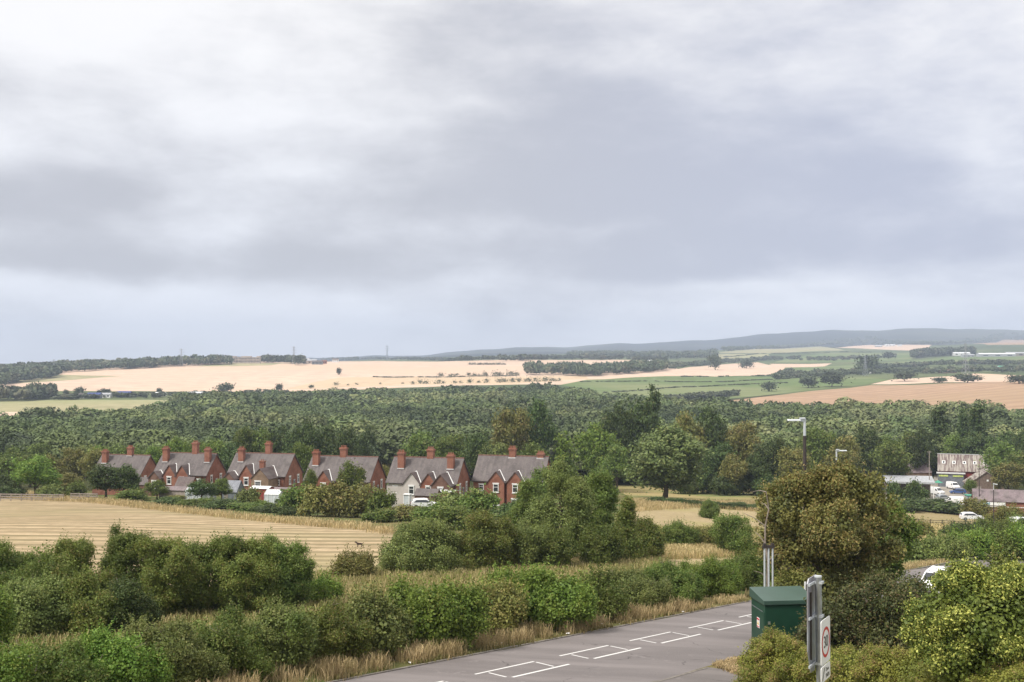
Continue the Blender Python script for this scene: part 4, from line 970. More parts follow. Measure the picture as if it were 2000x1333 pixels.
lib('busholive', 'bush', 'leaf_olive', 3, 4, 5, 700, .30, seed=10); lib('bushgrey', 'bush', 'leaf_grey', 2, 4, 5, 700, .30, seed=12)
lib('far', 'round', 'leaf_far', 4, 10, 10, 260, 1.2, 2, seed=13, nlump=10); lib('farbush', 'bush', 'leaf_far', 3, 6, 8, 60, 1.1, 2, seed=14, nlump=8)
CNT = {}
def tree(px, D, ytop, wpx, sp, label, cat=None, group=None, loc=None, hh=None, name=None, trunk=True, sink=.0):
    p = Vector(loc) if loc is not None else on(px, D); D = p.y
    lst, h0, w0 = LIB[sp]; k = CNT.get(sp, 0); CNT[sp] = k + 1; cm, tm = lst[k % len(lst)]
    h = hh if hh else max(1.2, zat(ytop, D) - p.z); w = wpx * D / F
    isb = 'bush' in sp
    nm = name or ('bush' if isb else 'poplar_tree' if sp == 'poplar' else 'conifer_tree' if sp == 'cone' else 'broadleaf_tree')
    s = (w / w0, w / w0, h / h0)
    if isb or not trunk:
        o = link(nm, cm, None, p, RN.uniform(0, 6.28), s)
    else:
        o = empty(nm, p, RN.uniform(0, 6.28)); o.scale = s
        link('crown', cm, o); link('trunk', tm, o)
    return tag(o, label, cat or ('bush' if isb else 'tree'), group)
GARD = 'garden trees and bushes around the brick houses'
for a in [
 (70, 240, 893, 92, 'bright', 'bright green tree left of the first brick house, by the field edge'),
 (14, 246, 928, 56, 'dark', 'dark rounded tree at the left edge beyond the stubble field'),
 (128, 252, 926, 60, 'olive', 'olive coloured tree between the bright green tree and the first house'),
 (208, 226, 905, 78, 'dark', 'large dark round tree standing in front of the first house'),
 (243, 226, 909, 62, 'dark', 'dark tree touching the large round one in front of the first house'),
 (258, 218, 955, 62, 'bush', 'scruffy mid green bush at the foot of the first house tree'),
 (308, 222, 938, 46, 'mid', 'small light green tree between the first and second houses'),
 (394, 212, 938, 58, 'dark', 'dark bushy tree in front of the second house chimneys end'),
 (434, 216, 936, 40, 'mid', 'slim mid green tree right of the dark bushy tree before the second house'),
 (486, 205, 952, 48, 'bushgrey', 'rounded grey green garden palm below the third house'),
 (592, 262, 866, 46, 'mid', 'mid green tree rising in the gap between third and fourth houses'),
 (609, 208, 915, 30, 'mid', 'small thin tree against the left end of the fourth house'),
 (684, 204, 901, 58, 'mid', 'leafy tree hiding the middle of the fourth house'),
 (752, 226, 912, 30, 'olive', 'small olive tree between the fourth and fifth houses'),
 (330, 205, 978, 60, 'bushdark', 'dark hedge bush below the low grey shed'),
 (370, 200, 980, 60, 'bush', 'mid green bush at the field edge below the second house'),
 (432, 196, 975, 70, 'bushdark', 'dark spreading bush at the field edge left of the garden palm'),
 (480, 192, 984, 66, 'bush', 'low green bush below the garden palm'),
 (530, 188, 985, 70, 'bushdark', 'dark low bush below the small greenhouse'),
 (578, 186, 948, 70, 'bush', 'green bush left of the big brown willow bush'),
 (560, 180, 990, 50, 'bushdark', 'small dark bush below the green one at the field edge'),
 (628, 178, 948, 80, 'busholive', 'left mound of the big brown green willow bush before the fourth house'),
 (685, 176, 945, 86, 'busholive', 'right mound of the big brown green willow bush before the fourth house'),
 (745, 172, 957, 56, 'bush', 'bright leafy bush between the willow bush and the rendered house'),
 (742, 160, 995, 66, 'bush', 'mid green bush at the right corner of the stubble field'),
 (795, 164, 988, 80, 'busholive', 'olive bush below the white car'),
 (850, 160, 985, 90, 'bush', 'broad green bush below the rendered house'),
 (885, 168, 958, 90, 'bushgrey', 'feathery grey green bush before the fifth house right end'),
 (935, 164, 958, 80, 'bush', 'mid green bush below the gap between fifth and sixth houses'),
 (900, 140, 990, 90, 'bush', 'wide green bush behind the hawthorns below the fifth house'),
 (1010, 160, 975, 90, 'bushdark', 'dark bush below the sixth house'),
 (400, 203, 972, 46, 'bush', 'mid green bush hiding the low white roofed shed'),
 (346, 214, 968, 36, 'busholive', 'olive bush before the low grey shed'),
 (512, 198, 978, 44, 'bush', 'low green bush before the dark red shed'),
 (560, 200, 972, 40, 'bushdark', 'dark bush before the long low brick outbuilding'),
 (1062, 186, 916, 66, 'mid', 'mid green garden tree covering the right end of the sixth house'),
 (1032, 178, 958, 50, 'bush', 'green bush before the lower front of the sixth house'),
 (20, 238, 950, 60, 'bushdark', 'dark low bush at the left end of the garden fence'),
 (100, 235, 945, 50, 'bushgrey', 'grey green bush right of the bright green tree'),
 (150, 236, 940, 40, 'bush', 'small bush beside the pale board fence'),
]: tree(*a, group=GARD)
MIDT = 'single trees on the wood edge'
for a in [
 (1300, 252, 835, 150, 'low', 'big round grey green tree standing alone in the dry pasture'),
 (998, 322, 800, 84, 'olive', 'tall olive green tree leaning left behind the sixth house'),
 (1045, 330, 783, 84, 'dark', 'tall dark tree right of the leaning olive one'),
 (1275, 340, 755, 30, 'poplar', 'lone dark poplar, tallest top above the wood'),
 (1246, 338, 778, 96, 'dark', 'massive dark tree around the foot of the lone poplar'),
 (1203, 332, 795, 80, 'dark', 'dark broad tree left of the lone poplar'),
 (935, 296, 843, 66, 'dark', 'dark round tree right of the fifth house'),
 (878, 305, 850, 74, 'mid', 'mid green tree behind the fifth house'),
 (828, 312, 842, 80, 'mid', 'lighter green tree behind the fifth house chimneys'),
 (968, 288, 868, 70, 'grey', 'pale olive tree behind the left end of the sixth house'),
 (1042, 290, 865, 70, 'mid', 'green tree behind the sixth house roof'),
 (1103, 262, 842, 56, 'cone', 'bright green conifer behind the tall leafy tree right of the houses'),
 (1162, 300, 834, 92, 'bright', 'light green dome-shaped tree left of the round pasture tree'),
 (1205, 290, 872, 70, 'mid', 'mid green tree between the light dome tree and the round pasture tree'),
 (1345, 318, 812, 84, 'olive', 'olive tree right of the lone poplar'),
 (1385, 322, 797, 86, 'dark', 'dark tree with rounded top behind the round pasture tree'),
 (1456, 314, 830, 92, 'olive', 'broad brownish olive tree on the pasture edge left of the near lamp'),
 (1412, 306, 862, 70, 'dark', 'dark tree on the pasture edge right of the round tree'),
 (1372, 300, 880, 60, 'dark', 'low dark tree just behind the round pasture tree'),
 (1510, 300, 855, 76, 'dark', 'dark tree behind the near street lamp'),
 (1550, 292, 876, 70, 'olive', 'olive tree behind the top of the brown roadside tree'),
 (1478, 296, 885, 60, 'dark', 'dark low tree on the pasture edge beside the brown roadside tree'),
 (1430, 294, 892, 60, 'olive', 'small olive tree on the pasture edge'),
 (1600, 330, 838, 80, 'mid', 'green tree between the two street lamps'),
 (1648, 322, 856, 74, 'olive', 'olive round tree right of the smaller street lamp'),
 (1695, 338, 832, 76, 'dark', 'dark tree right of the smaller street lamp'),
 (1742, 326, 862, 90, 'mid', 'big mid green tree behind the open fronted shed'),
 (1798, 372, 838, 60, 'dark', 'dark drooping tree left of the workshop'),
 (1835, 410, 788, 34, 'poplar', 'leftmost of three dark poplars above the workshop'),
 (1879, 412, 800, 26, 'poplar', 'middle and smallest of three dark poplars above the workshop'),
 (1911, 405, 784, 36, 'poplar', 'rightmost of three dark poplars above the workshop'),
 (1955, 345, 864, 84, 'mid', 'mid green tree right of the workshop roof'),
 (1905, 395, 848, 70, 'dark', 'dark tree behind the workshop ridge'),
 (1860, 398, 852, 60, 'mid', 'green tree behind the left end of the workshop roof'),
 (1968, 318, 905, 66, 'olive', 'olive bushy tree right of the brown barn'),
 (2010, 320, 880, 80, 'mid', 'green tree at the right edge above the low building'),
 (1790, 285, 938, 44, 'bushdark', 'dark bush in front of the open fronted shed'),
 (1748, 288, 942, 34, 'bushdark', 'small dark bush left in front of the open fronted shed'),
 (1894, 322, 935, 26, 'mid', 'small green tree in the yard beside the blue car'),
 (1826, 272, 976, 110, 'bushdark', 'long low dark hedge bush below the white vans'),
 (1752, 268, 973, 90, 'bushdark', 'low dark hedge bush below the open fronted shed'),
 (1902, 262, 974, 50, 'busholive', 'brownish low bush before the red brick wall'),
]: tree(*a, group=MIDT)
# belts along the wood edge: each tree its own object, told apart by the thing it stands behind
ORD = ['first', 'second', 'third', 'fourth', 'fifth', 'sixth', 'seventh', 'eighth', 'ninth']
def belt(x0, x1, step, D0, D1, yfn, sps, behind, names={'mid': 'mid green', 'dark': 'dark green', 'olive': 'olive', 'grey': 'grey green', 'bright': 'light green'}):
    n = 0; x = x0
    while x < x1:
        sp = sps[RN.randrange(len(sps))]; D = RN.uniform(D0, D1)
        tree(x, D, yfn(x) + RN.uniform(-7, 9), RN.uniform(52, 74), sp, '%s tree, %s from the left in the belt %s' % (names[sp], ORD[n], behind), group='belt trees along the near edge of the wood'); n += 1
        x += step * RN.uniform(.85, 1.15)
belt(-20, 190, 42, 285, 310, lambda x: 888 - x * .05, ['mid', 'dark', 'olive'], 'left of the houses')
belt(200, 330, 34, 295, 320, lambda x: 868, ['bright', 'mid', 'mid'], 'behind the first house')
belt(340, 470, 36, 295, 318, lambda x: 858, ['mid', 'bright', 'dark'], 'behind the second house')
belt(476, 590, 32, 298, 322, lambda x: 838, ['dark', 'dark', 'mid'], 'behind the third house')
belt(600, 728, 32, 300, 325, lambda x: 832, ['dark'], 'behind the fourth house')
belt(30, 200, 44, 330, 350, lambda x: 872, ['mid', 'bright', 'grey'], 'beyond the bright tree')
belt(1580, 1780, 40, 365, 385, lambda x: 850, ['mid', 'grey', 'dark'], 'behind the two street lamps')
belt(1960, 2060, 40, 370, 400, lambda x: 845, ['mid', 'dark'], 'beyond the workshop right end')
# ---------------------------------------------------------------- the wood: thousands of crowns nobody could count
def unit_crowns(n, nq, size, seed):
    out = []
    for i in range(n):
        g = nrng(seed + i); B = crown_blobs(g, ('round', 'ragged', 'round', 'ragged', 'bush')[i % 5], 1, 1); B[:, 2] = .1 + B[:, 2] * .9
        L = lumps(g, B, 16, .25, .42, .75, .25); p, d = shell(g, np.vstack([B, L]), nq, .88, 1.03, .33)
        V, Fc, T = leaves(g, p, d, 1, size, .02, .8, .72, .2)
        # keep quads as one block
        out.append(V)
    return out
U1 = unit_crowns(6, 950, .082, 100); U2 = unit_crowns(6, 520, .10, 200); U3 = unit_crowns(6, 210, .15, 300)
def wood(name, label, X_, Y_, Z_, Hh, Ww, m, lod=None, trunkless=True, tints=None):
    g = nrng(len(X_)); VV = []; TN = []
    for i in range(len(X_)):
        D = Y_[i]; U = (U1 if D < 460 else U2 if D < 760 else U3) if lod is None else lod
        v = U[g.integers(len(U))]; a = g.uniform(0, 6.28); c, s = math.cos(a), math.sin(a)
        w = Ww[i]; P = np.empty_like(v); P[:, 0] = (v[:, 0] * c - v[:, 1] * s) * w + X_[i]; P[:, 1] = (v[:, 0] * s + v[:, 1] * c) * w + Y_[i]; P[:, 2] = v[:, 2] * Hh[i] + Z_[i]
        VV.append(P); tt = g.random() if tints is None else tints[i]; TN.append(np.full(len(v), tt, np.float32))
    V = np.concatenate(VV); Fc = np.arange(len(V)).reshape(-1, 4)
    return tag(link(name, npmesh(name, V, Fc, m, np.concatenate(TN))), label, None, None, 'stuff')
def main_wood():
    g = nrng(77); sp = 6.7
    xs = []; 
    # far edge of the wood as distance over picture x
    fx = [-200, 0, 60, 150, 230, 300, 360, 420, 560, 700, 1100, 1180, 1260, 1340, 1500, 1650, 1800, 1900, 2000, 2200]
    fd = [560, 600, 640, 700, 730, 800, 930, 1040, 1180, 1210, 1210, 1080, 960, 860, 800, 790, 740, 760, 720, 720]
    nx_ = [-200, 190, 330, 740, 760, 1080, 1500, 1560, 1800, 2000, 2200]; nd = [345, 345, 322, 330, 360, 330, 335, 370, 400, 410, 410]
    D = 320.
    while D < 1215:
        s = sp * (1 + max(0, D - 600) / 1500); 
        x = -.56 * D
        while x < .56 * D:
            X0 = x + g.uniform(-.42, .42) * s; Y0 = D + g.uniform(-.42, .42) * s; px = 1000 + F * X0 / Y0
            if np.interp(px, nx_, nd) < Y0 < np.interp(px, fx, fd) + g.uniform(-25, 15) and not (722 < px < 772 and Y0 < 440) and not (1020 < px < 1064 and Y0 < 420) and not (1496 < px < 1552 and 440 < Y0 < 560): xs.append((X0, Y0))
            x += s
        D += s * .92
    A = np.array(xs); Zg = H(A[:, 0], A[:, 1])
    n1 = np.sin(A[:, 0] / 61 + 1.3) * np.sin(A[:, 1] / 83) + np.sin(A[:, 0] / 27 + A[:, 1] / 39) * .6
    big = g.random(len(A)) ** 3; Hh = 8.8 + g.random(len(A)) * 2.2 + big * 3.0 + n1 * 1.5 + (g.random(len(A)) < .03) * 2.5; Ww = 7. + 5.5 * big + g.random(len(A)) * 3 * np.where(A[:, 1] > 600, 1.1, 1)
    lf = np.sin(A[:, 0] / 37 + 2 + np.sin(A[:, 1] / 29)) * np.sin(A[:, 1] / 47 + np.sin(A[:, 0] / 53)); lf2 = np.sin(A[:, 0] / 91 + .4 + np.sin(A[:, 1] / 67) * 2)
    grp = (lf > .62) | (g.random(len(A)) < .05); Hh = np.where(grp, Hh * g.uniform(1.08, 1.35, len(A)), Hh); Ww = np.where(grp, Ww * g.uniform(1.2, 1.6, len(A)), Ww)
    tint = np.clip(.5 + lf * .33 + lf2 * .12 + g.normal(size=len(A)) * .13, 0, 1)
    px = 1000 + F * A[:, 0] / A[:, 1]
    dk = (n1 > .40) | ((px > 440) & (px < 780) & (A[:, 1] < 400)) | (g.random(len(A)) < .06) | (lf2 * lf < -.62)
    br = (~dk) & ((n1 < -.75) | (lf2 > .93))
    for sel, nm, m, lb in ((~dk & ~br, 'woodland', 'leaf_wood', 'dense mixed green wood filling the valley behind the brick houses'),
                       (dk, 'dark_woodland', 'leaf_wood_dark', 'darker clumps of trees within the valley wood'), (br, 'pale_woodland', 'leaf_wood_pale', 'paler grey green trees scattered through the valley wood')):
        wood(nm, lb, A[sel, 0], A[sel, 1], Zg[sel], Hh[sel], Ww[sel], m, tints=tint[sel])
main_wood()
# ---------------------------------------------------------------- far woods and tree lines, from points along the picture x at given distance
UF = unit_crowns(5, 60, .32, 400)
def far_wood(label, pts, n, h, w, depth, seed=0, m='leaf_far', bypix=True):
    """pts: (px, base py) along the wood's front line; scattered back over depth metres"""
    g = nrng(500 + seed); P = [at(a, b, 900) for a, b in pts]; X_ = []; Y_ = []
    seg = [(P[i + 1] - P[i]).to_2d().length for i in range(len(P) - 1)]; tot = sum(seg)
    for k in range(n):
        r = g.uniform(0, tot); i = 0
        while r > seg[i] and i < len(seg) - 1: r -= seg[i]; i += 1
        p = P[i].lerp(P[i + 1], r / seg[i]); d = g.uniform(0, 1) ** 1.2 * depth; f = 1 + d / p.y
        X_.append(p.x * f); Y_.append(p.y * f)
    X_ = np.array(X_); Y_ = np.array(Y_); hh = g.uniform(.75, 1.25, n) * h; ww = g.uniform(.75, 1.25, n) * w
    return wood('far_woodland', label, X_, Y_, H(X_, Y_) - hh * .08, hh, ww, m, lod=UF)
far_wood('blue grey wood along the far left skyline', [(-120, 742), (0, 736), (60, 733), (130, 728), (250, 721), (300, 719)], 420, 13, 17, 320, 1)
far_wood('dark wood on the crest left of the ruined hall', [(240, 722), (350, 716), (450, 713)], 240, 15, 15, 140, 2)
far_wood('dark wood at the far left edge above the wheat', [(-100, 757), (0, 757), (35, 748), (110, 738)], 230, 15, 16, 260, 3)
far_wood('dark trees between the ruined hall and the farm', [(512, 709), (560, 710), (590, 712)], 90, 15, 15, 60, 4)
far_wood('dark tree clump on the crest right of the farm', [(628, 704), (700, 704)], 90, 15, 15, 60, 5)
far_wood('low trees on the skyline right of the crest clump', [(705, 703), (760, 704), (860, 706), (900, 706)], 150, 10, 15, 500, 6)
far_wood('dark wood block in the middle of the pale wheat', [(1028, 733), (1100, 734), (1140, 736), (1200, 733), (1300, 725)], 360, 15, 13, 230, 7)
far_wood('tree belt beyond the pale wheat', [(900, 706), (1010, 707), (1100, 703), (1190, 705), (1310, 710)], 220, 12, 16, 260, 8)
far_wood('grey green wood rising right of the wheat', [(1110, 701), (1200, 697), (1300, 703), (1400, 699)], 620, 15, 19, 1100, 9)
far_wood('long hedgerow wood across the valley side', [(1310, 722), (1400, 712), (1500, 704), (1640, 706), (1750, 700)], 300, 8, 14, 260, 10)
far_wood('wood on the slope left of the long white farm roof', [(1785, 701), (1830, 697), (1900, 694)], 190, 20, 20, 240, 11)
far_wood('tree belt below the far blue hills', [(1400, 691), (1550, 680), (1700, 674), (1820, 674), (1960, 665), (2060, 662)], 420, 16, 26, 900, 12)
far_wood('bushy belt along the motorway', [(1510, 742), (1640, 736), (1700, 733), (1800, 732), (1900, 729), (2060, 730)], 300, 8, 11, 190, 13)
far_wood('trees above the motorway cutting', [(1690, 722), (1800, 717), (1900, 714), (2060, 716)], 180, 9, 13, 110, 14)
far_wood('wood round the farmstead at the left below the wheat hill', [(-100, 782), (0, 785), (40, 785), (105, 779)], 170, 13, 12, 110, 15)
far_wood('scrub along the lane at the foot of the wheat hill', [(105, 783), (200, 778), (330, 777), (420, 775), (560, 772)], 150, 5, 9, 60, 16)
far_wood('thin hedge across the pale wheat hill', [(110, 773), (200, 769), (350, 768), (430, 769), (520, 771)], 170, 1.5, 6, 4, 17)
far_wood('thin hedge between two wheat fields', [(730, 737), (780, 738), (860, 738), (1010, 735)], 110, 1.6, 6, 4, 18)
far_wood('hedge round the green crops', [(1130, 747), (1200, 746), (1400, 747), (1560, 738)], 170, 1.4, 5, 4, 19)
far_wood('hedge across the green crops', [(1180, 768), (1330, 757), (1470, 751), (1600, 747)], 150, 1.3, 5, 4, 20)
far_wood('scrub at the left end of the orange field', [(1290, 785), (1380, 779), (1440, 773)], 90, 5, 9, 50, 21)
far_wood('hedge along the pale wheat patches', [(1330, 737), (1440, 736), (1510, 734), (1545, 721)], 120, 2.2, 7, 8, 22)
far_wood('far hedge across the upper pastures', [(1370, 700), (1480, 692), (1600, 690), (1700, 689)], 130, 3, 12, 15, 23)
far_wood('hedge above the green pasture on the right', [(1740, 718), (1850, 712), (1960, 712), (2050, 712)], 130, 2.5, 8, 8, 24)
FB = 'single bushes and trees in the far fields'
far_list = [(1502, 765, 26, 17, 'round dark tree on the green crop, leftmost of three round ones'), (1579, 758, 30, 20, 'round dark tree on the green crop, middle of three round ones'),
 (1625, 756, 40, 24, 'largest round dark tree at the top of the orange field'), (1397, 723, 22, 26, 'dark pointed tree in the left pale wheat patch'), (1458, 720, 22, 15, 'dark spreading tree between the pale wheat patches'),
 (1693, 730, 36, 30, 'dark pyramid-shaped tree above the motorway'), (1767, 745, 34, 16, 'round bush at the right end of the green crops'), (1890, 748, 44, 15, 'wide bush on the top edge of the orange field'),
 (1990, 750, 36, 15, 'dark bush at the right edge above the orange field'), (1835, 748, 26, 9, 'low bush left of the wide bush above the orange field'), (1735, 702, 18, 12, 'small tree on the upper pasture'),
 (438, 769, 28, 17, 'two lobed dark tree on the hedge of the wheat hill'), (545, 766, 12, 14, 'small dark tree right end of the wheat hill hedge'), (311, 770, 10, 10, 'small round tree on the wheat hill hedge'),
 (155, 773, 17, 14, 'brownish round tree on the wheat hill hedge'), (129, 772, 9, 9, 'tiny tree left of the brownish round one'), (193, 772, 8, 9, 'small tree left of a pair on the wheat hill hedge'),
 (203, 772, 12, 11, 'left tree of a pair on the wheat hill hedge'), (211, 772, 10, 10, 'right tree of a pair on the wheat hill hedge'), (382, 770, 8, 6, 'very small bush on the wheat hill hedge'),
 (68, 778, 24, 26, 'tall domed tree at the left farmstead'), (662, 733, 9, 12, 'lone thin tree beside the field track'), (582, 714, 16, 17, 'dark round tree where the field track meets the crest'),
 (345, 777, 9, 8, 'bush beside the lane, right of the sheds'), (300, 778, 9, 8, 'bush beside the lane, middle'), (283, 779, 9, 8, 'bush beside the lane by the blue shed'), (148, 779, 10, 11, 'tree beside the lane left of the farm sheds'),
 (402, 776, 10, 8, 'bush beside the lane before the tree clump'), (608, 759, 9, 6, 'bush in the row below the track, leftmost')]
for px, py, w, h, lb in far_list:
    p = at(px, py, 700); tree(px, 0, 0, w, 'far', lb, 'tree', FB, loc=p, hh=h * p.y / F * 1.05)
n = 0
for px, py, w in [(657, 753, 9), (679, 753, 5), (697, 752, 6), (743, 751, 5), (786, 750, 5), (807, 751, 9), (821, 750, 11), (832, 750, 11), (855, 750, 12), (866, 750, 8), (889, 749, 9), (900, 749, 7), (918, 749, 12), (934, 748, 8), (951, 748, 12), (974, 748, 12), (986, 747, 13), (1000, 747, 13), (1014, 747, 12), (1032, 746, 14), (1048, 746, 12), (1064, 746, 13), (1078, 745, 12), (1092, 745, 9)]:
    p = at(px, py, 900); n += 1; tree(px, 0, 0, w, 'farbush', 'dark bush in the lower row across the wheat, above the wood', 'bush', 'row of alike bushes between wheat and wood', loc=p, hh=w * .62 * p.y / F)
for px, py, w in [(862, 737, 12), (880, 736, 10), (890, 736, 10), (916, 735, 10), (928, 735, 10), (937, 735, 6), (947, 735, 12), (968, 734, 14), (977, 734, 10), (995, 734, 13), (1006, 734, 13)]:
    p = at(px, py, 900); tree(px, 0, 0, w, 'farbush', 'dark bush in the upper row across the pale wheat', 'bush', 'upper row of alike bushes in the wheat', loc=p, hh=w * .62 * p.y / F)
for px in range(918, 990, 8):
    p = at(px, 713, 900); tree(px, 0, 0, 10, 'farbush', 'low dark bush in the short line high on the pale wheat', 'bush', 'short line of bushes high on the wheat', loc=p, hh=4 * p.y / F)
# ---------------------------------------------------------------- far buildings, pylons, lorries
def far_block(name, px, py, w, d, h, wallm, roofm, label, cat, rise=2., nwin=0, rz=0, win_m='glass', group='far buildings'):
    p = at(px, py, 900); r = empty(name, p, rz, label, cat, group); mb = MB()
    mb.extrude_x([(-d / 2, -1), (d / 2, -1), (d / 2, h), (0, h + rise), (-d / 2, h)], -w / 2, w / 2); mb.build('wall', wallm, r)
    rf = MB(); sl = rise / (d / 2)
    for s in (-1, 1): slab(rf, (-w / 2 - .3, s * (d / 2 + .4), h - .4 * sl), (w / 2 + .3, s * (d / 2 + .4), h - .4 * sl), (w / 2 + .3, 0, h + rise), (-w / 2 - .3, 0, h + rise), .3)
    rf.build('roof', roofm, r)
    for i in range(nwin): MB().box(-w / 2 + (i + .5) * w / nwin, -d / 2 - .05, h * .55, w / nwin * .4, .12, h * .4).build('window', win_m, r)
    return r
p = at(482, 709.5, 1500); hw = 53 * p.y / F; r = empty('ruined_hall', p, 0, 'pale stone ruined hall with rows of empty windows on the crest', 'ruined hall')
q = MB(); hb = 13.5 * p.y / F
for k in range(9):
    w = hw / 9; h_ = hb * (1 if k in (0, 3, 4, 5, 8) else .86) ; q.box(-hw / 2 + (k + .5) * w, 0 if k in (0, 3, 4, 5, 8) else 1.2, h_ / 2 - 1, w - .02, 14, h_ + 2)
q.build('wall', 'stone_pink', r); MB().box(0, -7.3, hb * .52, hw, .6, .5).build('cornice', 'stone_pink', r)
for k in range(18):
    for zz in (.24, .68):
        MB().box(-hw / 2 + (k + .5) * hw / 18, (-7.06 if (k // 2) in (0, 3, 4, 5, 8) else -5.86), hb * zz, hw / 18 * .42, .3, hb * .22).build('window', 'glass', r)
FB2 = [(606, 711, 26, 14, 6, 'stone_pink', 'shed_grey', 'pinkish farm barn right of the hall, its big roof grey'), (620, 712, 20, 12, 5, 'grey_door', 'slate', 'low dark barn beside the pinkish farm barn'), (633, 711, 10, 8, 5, 'brick', 'ridge_tile', 'small red roofed farmhouse right of the barns'),
 (655, 708, 13, 8, 6, 'white_paint', 'slate', 'white farmhouse at the right end of the farm'), (597, 708, 16, 10, 6, 'white_paint', 'shed_grey', 'pale house behind the farm barns'),
 (205, 777, 14, 8, 3.5, 'white_paint', 'shed_grey', 'white roofed shed beside the lane at the foot of the wheat hill'), (158, 778, 8, 6, 3.5, 'white_paint', 'slate', 'small white house left of the lane sheds'), (185, 778, 14, 8, 4, 'grey_door', 'truck_blue', 'dark blue roofed shed beside the lane'),
 (243, 776, 15, 9, 4.5, 'truck_blue', 'truck_blue', 'bright blue shed beside the lane, right of the white one'), (314, 774, 11, 7, 3, 'white_paint', 'roof_white', 'low white shed on the lane left of the tree clump'), (378, 772, 22, 7, 2.5, 'white_paint', 'roof_white', 'long low white shed on the lane'),
 (45, 779, 10, 8, 5, 'white_paint', 'ridge_tile', 'small white house in the trees at the left farmstead'), (1275, 709, 26, 9, 4, 'white_paint', 'roof_white', 'pale low building on the wood edge beyond the wheat'),
 (1738, 677, 46, 18, 6, 'white_paint', 'roof_white', 'long white building on the far slope below the hills'), (1716, 678, 30, 16, 5, 'shed_grey', 'roof_white', 'pale building left of the long white one below the hills'), (1757, 677, 18, 14, 5, 'white_paint', 'roof_white', 'short white building right of the long one below the hills'),
 (1877, 695, 44, 16, 6, 'white_paint', 'roof_white', 'white roofed barn at the left end of the large farm'), (1890, 698, 30, 14, 5, 'shed_grey', 'shed_grey', 'low grey barn before the white roofed barn'), (1945, 697, 90, 24, 6, 'shed_grey', 'roof_white', 'very long pale roofed barn on the right slope'),
 (1990, 696, 70, 22, 7, 'wood_grey', 'shed_grey', 'long grey barn at the right edge of the large farm'), (1850, 729, 26, 9, 3.5, 'brick_brown', 'ridge_tile', 'low brown roofed building among the motorway trees'), (1962, 722, 22, 8, 4, 'white_paint', 'tarp_green', 'pale industrial unit among the trees on the right')]
for px, py, w, d, h, wm_, rm, lb in FB2: far_block('farm_building', px, py, w, d, h, wm_, rm, lb, 'building', rise=h * .45, nwin=3)
def pylon(px, py, ytop, label, dmin=900, wb=6.):
    p = at(px, py, dmin); h = zat(ytop, p.y) - p.z; r = empty('electricity_pylon', p, R(20), label, 'pylon', 'electricity pylons'); q = MB(); th = p.y / F * .22
    lv = [0, .16, .3, .42, .53, .63, .72, .81, .9, 1.]; wd = [wb / 2 * (1 - .86 * min(1, z / .72)) + .35 for z in lv]
    for i in range(len(lv) - 1):
        z0_, z1_, a, b = lv[i] * h, lv[i + 1] * h, wd[i], wd[i + 1]
        cs0 = [(-a, -a), (a, -a), (a, a), (-a, a)]; cs1 = [(-b, -b), (b, -b), (b, b), (-b, b)]
        for k in range(4):
            q.tube((*cs0[k], z0_), (*cs1[k], z1_), th, n=4); q.tube((*cs0[k], z0_), (*cs1[(k + 1) % 4], z1_), th * .6, n=4); q.tube((*cs0[(k + 1) % 4], z0_), (*cs1[k], z1_), th * .6, n=4)
    q.build('tower', 'steel', r)
    for z, L_ in ((.66, 6.5), (.79, 8), (.92, 6)):
        c = MB(); c.tube((-L_ * h / 45, 0, z * h), (0, 0, z * h + h * .03), th * .8, n=4); c.tube((L_ * h / 45, 0, z * h), (0, 0, z * h + h * .03), th * .8, n=4); c.tube((-L_ * h / 45, 0, z * h), (L_ * h / 45, 0, z * h), th * .8, n=4); c.build('crossarm', 'steel', r)
pylon(354, 716, 681, 'pylon above the dark wood on the crest, left of the hall'); pylon(105, 729, 702, 'small pylon on the far left skyline'); pylon(574, 712, 677, 'pylon behind the trees between the hall and the farm')
pylon(756, 704, 675, 'pylon on the skyline right of the farm'); pylon(1886, 736, 670, 'tall pylon beside the motorway on the right', wb=8); pylon(1690, 735, 695, 'pale pylon above the dark pyramid-shaped tree')
def lorry(px, py, L, m, label, h=4., name='lorry', rz=0., raise_=0.):
    p = at(px, py, 900); p.z += raise_; r = empty(name, p, rz, label, 'lorry', 'vehicles on the motorway')
    MB().box(0, 0, h / 2 + .5, L, 2.6, h - .7).build('trailer', m, r, bevel=.08); MB().box(-L / 2 - 1.3, 0, 1.7, 2.1, 2.5, 2.9, tx=.85).build('cab', 'white_paint', r, bevel=.1)
    for x in (-L / 2 - 1.2, -L / 2 + 2, L / 2 - 3.5, L / 2 - 2.2, L / 2 - 1): 
        q = MB(); q.tube((x, -1.3, .5), (x, 1.3, .5), .5, n=12); q.build('wheel', 'black_rubber', r)
lorry(1616, 733, 14, 'truck_blue', 'dark blue lorry on the motorway with a white cab', raise_=.5); lorry(1642, 731, 10, 'sign_blue', 'pale blue and white lorry behind the dark blue one', raise_=.5)
for px, py, L, lb in [(1658, 731, 5, 'white van behind the pale blue lorry'), (1704, 731, 5, 'small white van on the motorway below the dark tree'), (1732, 728, 6, 'white van on the motorway left of the tall pylon'), (1880, 726, 8, 'white lorry on the motorway near the tall pylon'), (1926, 724, 12, 'pale lorry on the motorway at the right'), (1946, 723, 12, 'blue sided lorry on the motorway at the far right')]:
    lorry(px, py, L, 'truck_blue' if 'blue sided' in lb else 'white_paint', lb, h=2.8 if L < 7 else 4, raise_=.6)

